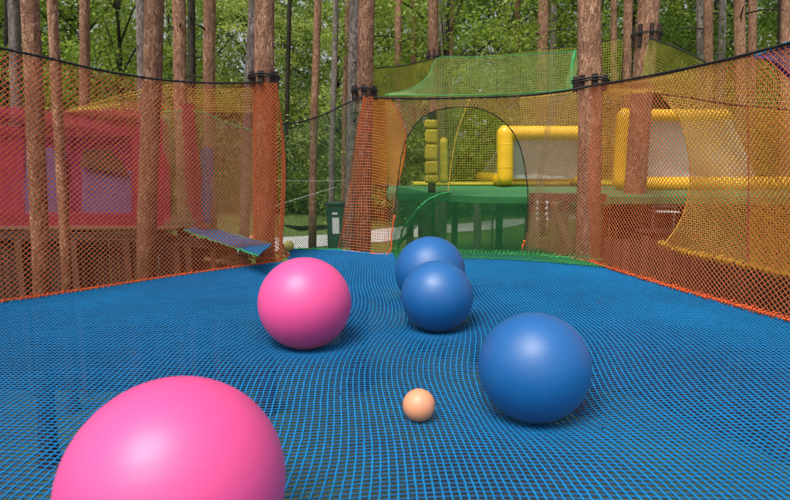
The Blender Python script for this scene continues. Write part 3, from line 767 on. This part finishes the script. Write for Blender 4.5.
g1 = thing('inflatable_goal', 'yellow inflatable goal with white net standing on the green deck behind the arch', 'goal', on_plat(505, 187))
Y1 = on_plat(505, 187)[1]; r1 = 8.0/F*Y1
fl = at(505, 133, Y1); bl = on_plat(505, 187)+np.array([0, 0, r1]); frt = at(588, 133, Y1); frb = np.array([frt[0], Y1, ZP+r1])
backL_ = on_plat(488, 183)+np.array([-.15, 1.2, r1*.8]); backR_ = np.array([frt[0]+.2, backL_[1], ZP+r1*.8])
bk0 = at(512, 178, Y1+.9); bk1 = at(578, 181, Y1+.9)
inflatable(g1, 'front_post', [bl-np.array([0, 0, r1*.8]), fl+np.array([0, 0, r1*.9])], r1)
inflatable(g1, 'crossbar', [fl+np.array([-r1*.6, 0, 0]), frt+np.array([r1*.6, 0, 0])], r1*.85)
inflatable(g1, 'front_post', [frb-np.array([0, 0, r1*.8]), frt+np.array([0, 0, r1*.9])], r1*.95)
inflatable(g1, 'side_base', [bl+np.array([0, -.05, -.05]), backL_], r1*.85)
inflatable(g1, 'side_base', [frb+np.array([0, 0, -.05]), backR_], r1*.85)
inflatable(g1, 'rear_base', [backL_+np.array([-.1, 0, 0]), backR_+np.array([.1, 0, 0])], r1*.85)
seams(g1, bl, fl, r1, 2)
nn = 14
def sheet(name, BL_, BR_, TL_, TR_, m, parent, sag=.12, n=24):
    u = np.linspace(0, 1, n); U, Vv = np.meshgrid(u, u, indexing='ij'); U3 = U[..., None]; V3 = Vv[..., None]
    P = (np.asarray(BL_)*(1-U3)+np.asarray(BR_)*U3)*(1-V3)+(np.asarray(TL_)*(1-U3)+np.asarray(TR_)*U3)*V3
    P[..., 1] += sag*np.sin(np.pi*U)*np.sin(np.pi*Vv)+.015*np.sin(U*23+Vv*3); P[..., 2] -= sag*.3*np.sin(np.pi*U)*np.sin(np.pi*Vv)
    idx = np.arange(n*n).reshape(n, n); Q = np.stack([idx[:-1, :-1], idx[1:, :-1], idx[1:, 1:], idx[:-1, 1:]], -1).reshape(-1, 4)
    return link(name, np_mesh(name, P.reshape(-1, 3), Q), m, parent)
def goal_net(parent, BL_, BR_, TL_, TR_, name='goal_net', pitch=.05, r=.005):
    return net_panel(name, [BL_, (BL_+BR_)/2+np.array([0, .15, 0]), BR_], [TL_, (TL_+TR_)/2, TR_], pitch, r, M['white_net'], parent, 'square', wob=.03)
sheet('goal_fabric', bl+np.array([0, .55, 0]), frb+np.array([0, .55, 0]), fl+np.array([0, .2, -r1*.6]), frt+np.array([0, .2, -r1*.6]), M['white_fabric'], g1, .2)
goal_net(g1, bl+np.array([0, .5, 0]), frb+np.array([0, .5, 0]), fl+np.array([0, .1, -r1*.6]), frt+np.array([0, .1, -r1*.6]))
goal_net(g1, bl+np.array([0, .1, 0]), backL_, fl+np.array([0, .1, -.1]), fl+np.array([0, .12, -.1]), 'side_net')

g2 = thing('inflatable_goal', 'larger yellow inflatable goal with white net behind the high collar trunk', 'goal', on_plat(623, 189))
Y2 = on_plat(623, 190)[1]; r2 = 6.8/F*Y2
f0 = at(624, 115, Y2); b0 = np.array([f0[0], Y2, ZP+.02])
f1 = at(732, 115.5, Y2); 
inflatable(g2, 'front_post', [b0, f0+np.array([0, 0, r2*.9])], r2*1.05)
inflatable(g2, 'crossbar', [f0-np.array([r2*.5, 0, 0]), f1], r2*.85)
k0 = at(634, 183.5, Y2+.1); k1 = at(842, 184.5, Y2+.1); k0[2] = k1[2] = ZP+r2*.9
inflatable(g2, 'base_tube', [k0, k1], r2*1.0); seams(g2, k0, k1, r2, 5)
inflatable(g2, 'front_post', [at(842, 186, Y2), at(842, 112, Y2)], r2)
sheet('goal_fabric', at(641, 179, Y2+.42), at(757, 179, Y2+.42), at(649, 119, Y2+.22), at(731, 119, Y2+.22), M['white_fabric'], g2, .15)
goal_net(g2, at(641, 179, Y2+.3), at(757, 179, Y2+.3), at(649, 119, Y2+.1), at(731, 119, Y2+.1), pitch=.05)
b = MB(); b.beam(at(601, 181.5, 17.5), at(618, 181.5, 17.5), .05, .05); o = b.build('base_strap', M['vinyl_worn'], g2)

b = MB()   # yellow kerb along the far edge of the deck
inf_edge = thing('deck_edge_pad', 'thin yellow padded strip along the far edge of the green deck', 'edge pad', (4, 18.8, ZP))
b.tube([(.6, 18.8, ZP+.07), (3, 18.8, ZP+.07), (6, 18.8, ZP+.07), (10, 18.8, ZP+.07)], .07, 10); b.build('pad', M['vinyl_worn'], inf_edge, True)

# ------------------------------------------------------------------ wooden structures on the right
def boards(name, label, pts, z0, z1, m, wd=.14, gap=.003, jitter=.05, group=None, rail=True):
    t_ = thing(name, label, 'board wall', (pts[0][0], pts[0][1], z0)); pts = [np.array(p, float) for p in pts]; b = MB()
    for p, q in zip(pts[:-1], pts[1:]):
        L = np.linalg.norm((q-p)[:2]); n = max(1, int(L/(wd+gap))); rz = math.atan2(q[1]-p[1], q[0]-p[0])
        for i in range(n):
            c = p+(q-p)*(i+.5)/n; zt = (z1 if not callable(z1) else z1(c))+random.uniform(-jitter, jitter); zb = z0
            b.box((c[0], c[1]+random.uniform(-.008, .008), (zt+zb)/2), (wd*random.uniform(.965, 1), .028, zt-zb), rz=rz, bev=.003)
    b.build('boards', m, t_)
    if rail:
        b = MB()
        for p, q in zip(pts[:-1], pts[1:]):
            zt = z1 if not callable(z1) else z1((p+q)/2)
            b.beam((p[0], p[1]+.06, zt-.25), (q[0], q[1]+.06, zt-.25), .05, .09)
        b.build('rail', m, t_)
    return t_
boards('plank_wall', 'dark vertical plank skirt behind the right net below the yellow drape',
       [at(604, 235, 10.6), at(650, 240, 10.2), at(700, 248, 9.3), at(760, 256, 8.4), at(840, 262, 7.4)], -2.75, .22, M['wood'])
boards('plank_wall', 'dark plank screen added for the shade under the turf deck between the right post tree and the goal post',
       [at(603, 200, 13.0), at(640, 200, 13.0), at(700, 200, 12.9), at(840, 200, 12.6)], -2.6, .62, M['wooddark'])  # added dark boards stand in for the shadowed underside of the deck
# small timber deck with steps right of the arch
t_ = thing('timber_stair', 'reddish wooden stair frame behind the net just right of the arch', 'stair', at(555, 250, 11.0))
for px in (533, 566): 
    b = MB(); p = at(px, 200, 11.0); b.box((p[0], 11.0, -.95), (.1, .1, 3.7)); b.build('post', M['wood'], t_)
for i, py in enumerate((203, 216, 229, 242)):
    b = MB(); a = at(531, py, 10.9+.1*(3-i)); c = at(549, py+1, 10.9+.1*(3-i)); b.beam(a, c, .22, .045); b.build('step', M['wood'], t_)
b = MB(); b.beam(at(530, 197, 10.95), at(606, 198, 10.95), .08, .16); b.build('beam', M['wood'], t_)
b = MB(); b.beam(at(552, 200, 11.2), at(570, 248, 10.7), .05, .12); b.build('stringer', M['woodlight'], t_)
# rope ladder with white knots
for j, px in enumerate((537, 547)):
    t_ = thing('knotted_rope', ['white knotted rope hanging nearest the arch edge', 'white knotted rope hanging beside the stair brace'][j], 'rope', at(px, 200, 10.75))
    b = MB(); b.tube([at(px, 200, 10.75), at(px+.6, 215, 10.75), at(px, 232, 10.75)], .008, 6); b.build('cord', M['white_rope'], t_, True)
    for q in range(5):
        p = at(px+random.uniform(-.6, .6), 203+q*5.5, 10.75); b = MB(); b.tube([p+np.array([0, 0, .03]), p+np.array([0, 0, .012]), p-np.array([0, 0, .012]), p-np.array([0, 0, .03])], [.008, .028, .03, .01], 8); b.build('knot', M['white_rope'], t_, True)

# ------------------------------------------------------------------ left: timber platform and red net house
ZL = .36
pl = [at(-120, 236, 10.9), at(0, 236, 10.5), at(100, 238, 10.3), at(160, 241, 10.1), at(232, 252, 9.9)]
boards('plank_wall', 'dark vertical plank wall behind the left net below the red house', [at(-120, 240, 10.9), at(0, 240, 10.6), at(100, 242, 10.5), at(158, 245, 10.45), at(236, 252, 10.4)], -2.75, .2, M['wooddark'])
t_ = thing('platform', 'low timber deck behind the left net carrying the red net house', 'platform', (-5, 11.5, -2.8))
for (a, b_) in zip(pl[:-1], pl[1:]):
    b = MB(); b.beam((a[0], a[1], ZL-.12), (b_[0], b_[1], ZL-.12 if b_ is not pl[-1] else .1), .06, .16); b.build('fascia', M['wooddark'], t_)
b = MB()
dk = []
for i in range(12): b.box((-8.4, 10.75+i*.2, ZL-.02), (8.6, .185, .035)); 
b.build('decking', M['wood'], t_)
for px, Yd in [(20, 10.4), (75, 10.3), (128, 10.2), (177, 10.0), (189, 10.05), (214, 9.95)]:
    p = at(px, 245, Yd); b = MB(); b.box((p[0], Yd, (ZL-.2-2.8)/2), (.12, .12, ZL-.2+2.8)); b.build('post', M['wood'], t_)
for (a, c) in [((-20, 239), (100, 241)), ((100, 241), (160, 243)), ((160, 243), (238, 253))]:
    pass
w = tag(rope('slack_rope', [at(-60, 233, 10.15), at(0, 237, 10.1), at(60, 238, 10.0), at(120, 240, 9.95), (at(140, 240, 9.9)), at(170, 244, 9.9), at(210, 248, 9.8), at(245, 256, 9.6)], .009, M['wood'], None), 'thin brown rope strung along the edge of the left timber deck', 'rope')
# logs beside the post
for i, (p, q, r_) in enumerate([((216, 262, 9.9), (246, 254, 10.2), .05), ((222, 255, 10.2), (250, 262, 9.9), .04), ((205, 259, 10.1), (238, 264, 9.85), .045)]):
    b = MB(); b.tube([at(*p), (at(*p)+at(*q))/2+np.array([0, 0, .01]), at(*q)], r_, 10)
    tag(b.build('log', M['woodlight'], None, True), ['pale log sloping up to the right beside the left post tree', 'pale log crossing the others and sloping down toward the left post tree', 'lowest pale log beside the left post tree'][i], 'log')

YH = 11.2
house = thing('net_house', 'red net house with purple sides and lilac windows on the left timber deck', 'play house', at(80, 236, YH))
def hp(a, b, c, d, m, name, Y=YH, sag=.012, lab=None, pitch=.030, r=.0088):
    A, B, Cc, D = at(*a, Y), at(*b, Y), at(*c, Y), at(*d, Y)
    o = net_panel(name, [A, (A+B)/2, B], [D, (D+Cc)/2, Cc], pitch, r, m, house, 'square', bulge=sag, wob=.004)
    if lab: o['label'] = lab
    return o
hp((-130, 235), (24, 235), (24, 128), (-130, 118), M['red_net'], 'side_panel', YH+.02)
hp((22, 222), (74, 222), (74, 128), (22, 120), M['magenta'], 'side_panel', YH+.10, lab='purple side panel')
hp((22, 216), (66, 216), (66, 150), (22, 146), M['lilac'], 'window_panel', YH+.04)
hp((72, 236), (164, 236), (160, 130), (72, 126), M['magenta'], 'side_panel', YH+.12, lab='purple side panel')
hp((82, 215), (131, 215), (131, 172), (82, 164), M['lilac'], 'window_panel', YH+.04)
hp((80, 166), (128, 174), (112, 150), (84, 150), M['wood'], 'awning', YH-.03, r=.011)
hp((-130, 236), (166, 236.5), (166, 213), (-130, 213), M['red_net'], 'lower_band', YH-.06)
net_panel('upper_netting', [at(-130, 136, YH-.02), at(20, 136, YH-.02), at(166, 136, YH-.02)], [at(-130, 100, YH-.02), at(20, 108, YH-.02), at(158, 112, YH-.02)], .03, .0055, M['red_net'], house, 'square')
hp((132, 215), (166, 215), (166, 132), (132, 132), M['red_net'], 'side_panel', YH-.05)
def mask_col(a, b): return True
hp((-130, 228), (150, 228), (150, 138), (-130, 138), M['red_net'], 'back_panel', YH+1.6)
hp((160, 236), (172, 236), (168, 124), (160, 120), M['red_net'], 'corner_post', YH-.1, .0)
# curtain right of the house
w = thing('curtain_net', 'pinkish red net curtain flaring down beside the tall blue panel', 'net', at(195, 228, 10.9))
net_panel('netting', [at(172, 222, 10.9), at(188, 226, 10.9), at(206, 229, 10.9)], [at(180, 104, 10.9), at(187, 104, 10.9), at(193, 104, 10.9)], .024, .005, M['red_net'], w, 'square',
          mask=lambda a, b: a > np.interp(b, [104, 150, 200, 230], [181, 184, 186, 196]))
w = thing('hanging_net', 'tall narrow blue net panel behind the left net', 'net', at(206, 222, 10.8))
net_panel('netting', [at(203, 222, 10.8), at(208, 223, 10.8), at(211, 222, 10.8)], [at(200, 150, 10.8), at(206, 148, 10.8), at(213, 150, 10.8)], .022, .005, M['blue_pan'], w, 'square')
# olive veil
def mk_ol(a, b): return b > np.interp(a, [160, 176, 200, 225, 258], [112, 112, 112, 122, 132])
w = thing('hanging_net', 'large olive green net veil behind the left net, between red curtain and post tree', 'net', at(220, 235, 10.6))
net_panel('netting', [at(163, 238, 11.1), at(200, 234, 11.0), at(230, 240, 10.7), at(258, 245, 10.4)], [at(163, 108, 11.1), at(200, 108, 11.0), at(230, 108, 10.7), at(258, 108, 10.4)], .034, .0046, M['olive_net'], w, 'diamond', mask=mk_ol)
rope('top_rope', [at(163, 112, 11.1), at(200, 112, 11.0), at(225, 122, 10.7), at(258, 132, 10.4)], .010, M['green_rope'], w)
# red net behind upper region
w = thing('hanging_net', 'sagging rusty red net above the red house, seen through the left net', 'net', at(100, 130, 12))
net_panel('netting', [at(-60, 120, 12), at(50, 124, 12), at(120, 132, 12), at(165, 128, 12)], [at(-60, 96, 12), at(50, 112, 12), at(120, 104, 12), at(165, 92, 12)], .05, .006, M['red_net'], w, 'diamond')
w = thing('hanging_net', 'ochre net hanging high between the pines behind the left net', 'net', at(120, 120, 13.5))
net_panel('netting', [at(66, 114, 13), at(160, 118, 13.4), at(200, 112, 14), at(255, 112, 14.5)], [at(66, 111, 13), at(160, 86, 13.4), at(200, 90, 14), at(255, 88, 14.5)], .06, .0075, M['yellow_net'], w, 'square')
# blue hammock bridge left
w = thing('net_bridge', 'narrow blue net walkway with green edges behind the left net', 'net bridge', at(215, 240, 10))
A = [gnd(x, y, .30) for x, y in [(183, 230), (205, 238), (232, 247), (258, 256)]]; Bq = [gnd(x, y, .30) for x, y in [(196, 226), (216, 229), (240, 236), (272, 244)]]
net_panel('netting', A, Bq, .026, .0055, M['blue_pan'], w, 'square', wob=.005)
rope('edge_rope', A, .012, M['green_rope'], w, .008); rope('edge_rope', Bq, .010, M['green_rope'], w, .006)
pb = at(253.5, 239, 9.95); make_ball('small_ball', pb, 4.3/F*9.95, BM['peach'], 'tiny peach ball on the blue walkway behind the left net, against the post tree')

# ------------------------------------------------------------------ bin, wires, far things
t_ = thing('litter_bin', 'dark green litter bin with white notice panels in the gap between wrapped trees', 'bin', ghit(336, 246))
Yb_ = 18.5; p = at(336, 246, Yb_); zt = at(336, 205, Yb_)[2]; zb = float(zg(p[0], Yb_)); hb = zt-zb
b = MB(); b.box((p[0], Yb_, zb+hb*.5), (.50, .45, hb)); b.build('body', M['darkgreen'], t_)
b = MB(); b.box((p[0], Yb_, zt+.05), (.58, .52, .10), bev=.02); b.build('lid', M['darkgreen'], t_)
b = MB(); q = at(336.5, 225, Yb_); b.box((q[0], Yb_-.232, q[2]), (.22, .012, .52), bev=.002); b.build('notice', M['white'], t_)
b = MB(); q = at(335.5, 213, Yb_); b.box((q[0], Yb_-.232, q[2]), (.17, .012, .07), bev=.002); b.build('label_plate', M['white'], t_)
tag(rope('wire', [at(262, 180.5, 13), at(310, 181, 13), at(356, 180.5, 13)], .006, M['white_rope'], None), 'thin pale wire stretched level across the gap', 'wire')
tag(rope('wire', [at(262, 210, 12), at(310, 195, 12.5), at(337, 187, 13)], .008, M['white_rope'], None), 'pale wire slanting up to the right across the gap', 'wire')
# fallen log on grass
b = MB(); b.tube([ghit(284, 226), ghit(300, 231)+np.array([0, 0, .1]), ghit(322, 230)+np.array([0, 0, .12]), ghit(331, 227)], [.06, .09, .08, .05], 10)
tag(b.build('fallen_log', M['darkbark'], None, True), 'dark fallen log lying on the grass in the gap', 'log')
# white sign under deck
t_ = thing('small_sign', 'small white sign beyond the posts under the green deck', 'sign', at(493, 215, 16))
q = at(493, 207, 16); b = MB(); b.box(q, (.16, .02, .22)); b.build('board', M['white'], t_)
b = MB(); b.tube([(q[0], 16.03, float(zg(q[0], 16))), (q[0], 16.03, q[2]+.08)], .02, 8); b.build('post', M['wood'], t_, True)
# white bench, far right under the deck
t_ = thing('garden_bench', 'white bench with a blue rail under the deck right of the high collar trunk', 'bench', at(664, 200, 11.4))
for k_, py in enumerate((202, 206)):
    b = MB(); b.beam(at(652, py, 12.0), at(677, py+.5, 12.0), .03, .05); b.build('back_slat', M['bluepaint'] if k_ == 0 else M['white'], t_)
b = MB(); b.beam(at(653, 211, 11.8), at(676, 211.5, 11.8), .3, .04); b.build('seat', M['white'], t_)
for px in (654, 675):
    a = at(px, 201, 12.0); b = MB(); b.tube([a, (a[0], a[1], .23)], .02, 8); b.build('leg', M['white'], t_, True)
b = MB(); b.box((at(666, 200, 12)[0], 11.85, .20), (1.5, .8, .06)); tag(b.build('bench_deck', M['wooddark']), 'short dark shelf of boards carrying the white bench', 'shelf')
# hedge beyond the path
def leaves(n, pos, size, norm_up=.5, asp=.55):
    d = rng.standard_normal((n, 3)); d[:, 2] *= .7; d /= np.linalg.norm(d, axis=1, keepdims=True)
    nrm = rng.standard_normal((n, 3)); nrm[:, 2] = np.abs(nrm[:, 2])+norm_up; s = np.cross(d, nrm); s /= np.linalg.norm(s, axis=1, keepdims=True)
    sz = size*rng.uniform(.6, 1.4, (n, 1)); a = pos-d*sz; c = pos+d*sz; b = pos+s*sz*asp; e = pos-s*sz*asp
    V = np.stack([a, b, c, e], 1).reshape(-1, 3); return V, np.arange(n*4).reshape(n, 4)
def crown_mesh(seed, rad, z0, z1, nclump, per, size):
    r = np.random.default_rng(seed); cen = []
    for i in range(nclump):
        z = r.uniform(z0, z1); f = (z-z0)/(z1-z0); rr = rad*(.35+.95*math.sin(math.pi*min(.97, .12+f*.85)))*math.sqrt(r.uniform(.05, 1)); a = r.uniform(0, 6.28)
        cen.append((rr*math.cos(a), rr*math.sin(a), z, r.uniform(.45, 1.0)))
    pos = []
    for x, y, z, s in cen:
        n = int(per*s); q = r.standard_normal((n, 3))*np.array([.62, .62, .22])*s; q[:, 2] -= .25*np.abs(q[:, 0]**2+q[:, 1]**2)/s; pos.append(q+np.array([x, y, z]))
    pos = np.concatenate(pos); V, Q = leaves(len(pos), pos, size); me = np_mesh('crown', V, Q); return me, cen
protos = []
for i, (mk, rad, z0, z1, ncl) in enumerate([('leafA', 2.7, .8, 11.5, 105), ('leafB', 2.5, .5, 10.5, 100), ('leafC', 3.0, 1.0, 13, 110), ('leafA', 2.2, 2.0, 14, 95), ('leafB', 2.9, 1.2, 12, 105)]):
    me, cen = crown_mesh(100+i, rad, z0, z1, ncl, 175, .068); me.materials.append(M[mk])
    b = MB(); rs = random.Random(i)
    h = z1*.9; tp = [(.1*math.sin(q*3+i), .1*math.cos(q*2.3+i), h*q) for q in np.linspace(0, 1, 10)]; b.tube(tp, [.13*(1-q*.8) for q in np.linspace(0, 1, 10)], 9)
    tm = bpy.data.meshes.new('trunk'); tm.from_pydata(b.v, [], b.f); tm.materials.append(M['darkbark'])
    b = MB()
    for x, y, z, s in cen[::3]:
        q = max(.0, min(.95, (z-1.3)/h)); p0 = Vector(tp[int(q*9)]); p1 = Vector((x, y, z)); md = (p0+p1)/2+Vector((0, 0, .15)); b.tube([p0, md, p1], [.045, .028, .01], 5)
    lm = bpy.data.meshes.new('limbs'); lm.from_pydata(b.v, [], b.f); lm.materials.append(M['darkbark'])
    protos.append((me, tm, lm))
kinds = ['mid green', 'yellow green', 'dark green', 'tall narrow', 'light green']
rs = random.Random(5); n_ = 0
spots = []
for Yr, step in ((25, 4.2), (30, 4.0), (36, 4.4), (44, 5.5)):
    half = Yr*.80+3; x = -half
    while x < half:
        spots.append((x+rs.uniform(-1.2, 1.2), Yr+rs.uniform(-2, 2.2))); x += step
for (x, y) in spots:
    if y < 28 and abs((x/y)*F+CX-420) < 160 and rs.random() < .35: continue
    k = rs.choice([0, 1, 2, 3, 4, 2, 0]) ; me, tm, lm = protos[k]
    if abs(x/y*F+CX-310) < 120 and rs.random() < .7: k = 1; me, tm, lm = protos[k]
    px = x/y*F+CX
    where = 'left of the left post tree' if px < 262 else 'in the gap between wrapped trees' if px < 365 else 'above and behind the arch' if px < 590 else 'above the right net'
    row = 'nearest' if y < 28 else 'middle' if y < 33.5 else 'far' if y < 40 else 'farthest'
    root = thing('leafy_tree', '%s leafy tree, %s row, %s' % (kinds[k], row, where), 'tree', (x, y, float(zg(x, y))-.05), '%s leafy trees of the %s background row, %s' % (kinds[k], row, where))
    root.rotation_euler = (0, 0, rs.uniform(0, 6.28)); s = rs.uniform(.85, 1.25)*(1.0 if y < 33 else 1.25); root.scale = (s, s, s)
    for nm, m_ in (('crown', me), ('trunk', tm), ('limbs', lm)):
        o = bpy.data.objects.new(nm, m_); col.objects.link(o); o.parent = root
# low shrubs
sh_pos = rng.standard_normal((2600, 3))*np.array([.8, .8, .45])+np.array([0, 0, .6]); sV, sQ = leaves(2600, sh_pos, .075)
shm = [np_mesh('foliage', sV, sQ) for _ in range(2)]; shm[0].materials.append(M['leafA']); shm[1].materials.append(M['leafC'])
for i in range(34):
    Yd = rs.uniform(26, 33); x = -Yd*.8+(i+.5)/34*Yd*1.6
    o = bpy.data.objects.new('shrub', shm[i % 2]); col.objects.link(o); o.location = (x, Yd, float(zg(x, Yd))); s = rs.uniform(.8, 1.7); o.scale = (s*1.3, s, s); o.rotation_euler[2] = rs.uniform(0, 6)
    tag(o, 'low %s shrub at the foot of the background trees' % ['mid green', 'dark green'][i % 2], 'shrub', '%s low shrubs at the foot of the trees' % ['mid green', 'dark green'][i % 2])
# far wood
n = 42000; th = rng.uniform(-.95, .95, n); rr = rng.uniform(52, 64, n); xx = rr*np.sin(th); yy = rr*np.cos(th)
zz = rng.uniform(0, 1, n)**.9*21-1; keep = (np.sin(xx*.55)+np.sin(zz*.7+xx*.3)+rng.normal(0, .7, n)) > -.6
pos = np.stack([xx, yy, zz], -1)[keep]; V, Q = leaves(len(pos), pos, .34)
tag(link('far_wood', np_mesh('far_wood', V, Q), M['leafC'], None, False), 'far green wood closing the view behind the trees', 'wood', kind='stuff')
# a few dry leaves and needles caught on the net floor
n = 22; fx = rng.uniform(-2.6, 2.6, n); fy = rng.uniform(1.9, 7.5, n); fz = zfloor(fx, fy)+.010; V, Q = leaves(n, np.stack([fx, fy, fz], -1), .016, 2.5, .4)
tag(link('fallen_leaves', np_mesh('fallen_leaves', V, Q), M['wood'], None, False), 'tiny dry leaves scattered over the blue net', 'leaves', kind='stuff')
# grass tufts on the lawn
n = 26000; gx_ = rng.uniform(-14, 16, n); gy_ = rng.uniform(14, 30, n); gz_ = zg(gx_, gy_)
h = rng.uniform(.05, .14, n); a = rng.uniform(0, 6.28, n); dx = np.cos(a)*.012; dy = np.sin(a)*.012; lx = rng.normal(0, .04, n); ly = rng.normal(0, .04, n)
V = np.stack([np.stack([gx_-dx, gy_-dy, gz_], -1), np.stack([gx_+dx, gy_+dy, gz_], -1), np.stack([gx_+lx, gy_+ly, gz_+h], -1)], 1).reshape(-1, 3)
tag(link('grass', np_mesh('grass', V, np.arange(n*3).reshape(n, 3)), M['leafB'], None, False), 'short grass on the lawn beyond the nets', 'grass', kind='stuff')

# ------------------------------------------------------------------ light
SUN_EL, SUN_AZ = R(60), R(207)        # azimuth clockwise from +Y: behind and left of the camera
sd = Vector((math.sin(SUN_AZ)*math.cos(SUN_EL), math.cos(SUN_AZ)*math.cos(SUN_EL), math.sin(SUN_EL)))
s = bpy.data.lights.new('sun', 'SUN'); s.energy = 3.1; s.angle = R(30); s.color = (1, .95, .87)
so = bpy.data.objects.new('sun', s); col.objects.link(so); so.rotation_euler = (-sd).to_track_quat('-Z', 'Y').to_euler()
wd = bpy.data.worlds.new('World'); sc.world = wd; wd.use_nodes = True; nt = wd.node_tree
sky = nt.nodes.new('ShaderNodeTexSky'); sky.sky_type = 'NISHITA'; sky.sun_disc = False; sky.sun_elevation = SUN_EL; sky.sun_rotation = SUN_AZ
sky.air_density = 1.3; sky.dust_density = 4.0
hs = nt.nodes.new('ShaderNodeHueSaturation'); hs.inputs['Saturation'].default_value = .35; nt.links.new(sky.outputs[0], hs.inputs['Color'])
bg = nt.nodes['Background']; bg.inputs[1].default_value = .15; nt.links.new(hs.outputs[0], bg.inputs[0])
sc.view_settings.view_transform = 'Standard'; sc.view_settings.look = 'None'; sc.view_settings.exposure = 0
sc.cycles.max_bounces = 4; sc.cycles.transparent_max_bounces = 8
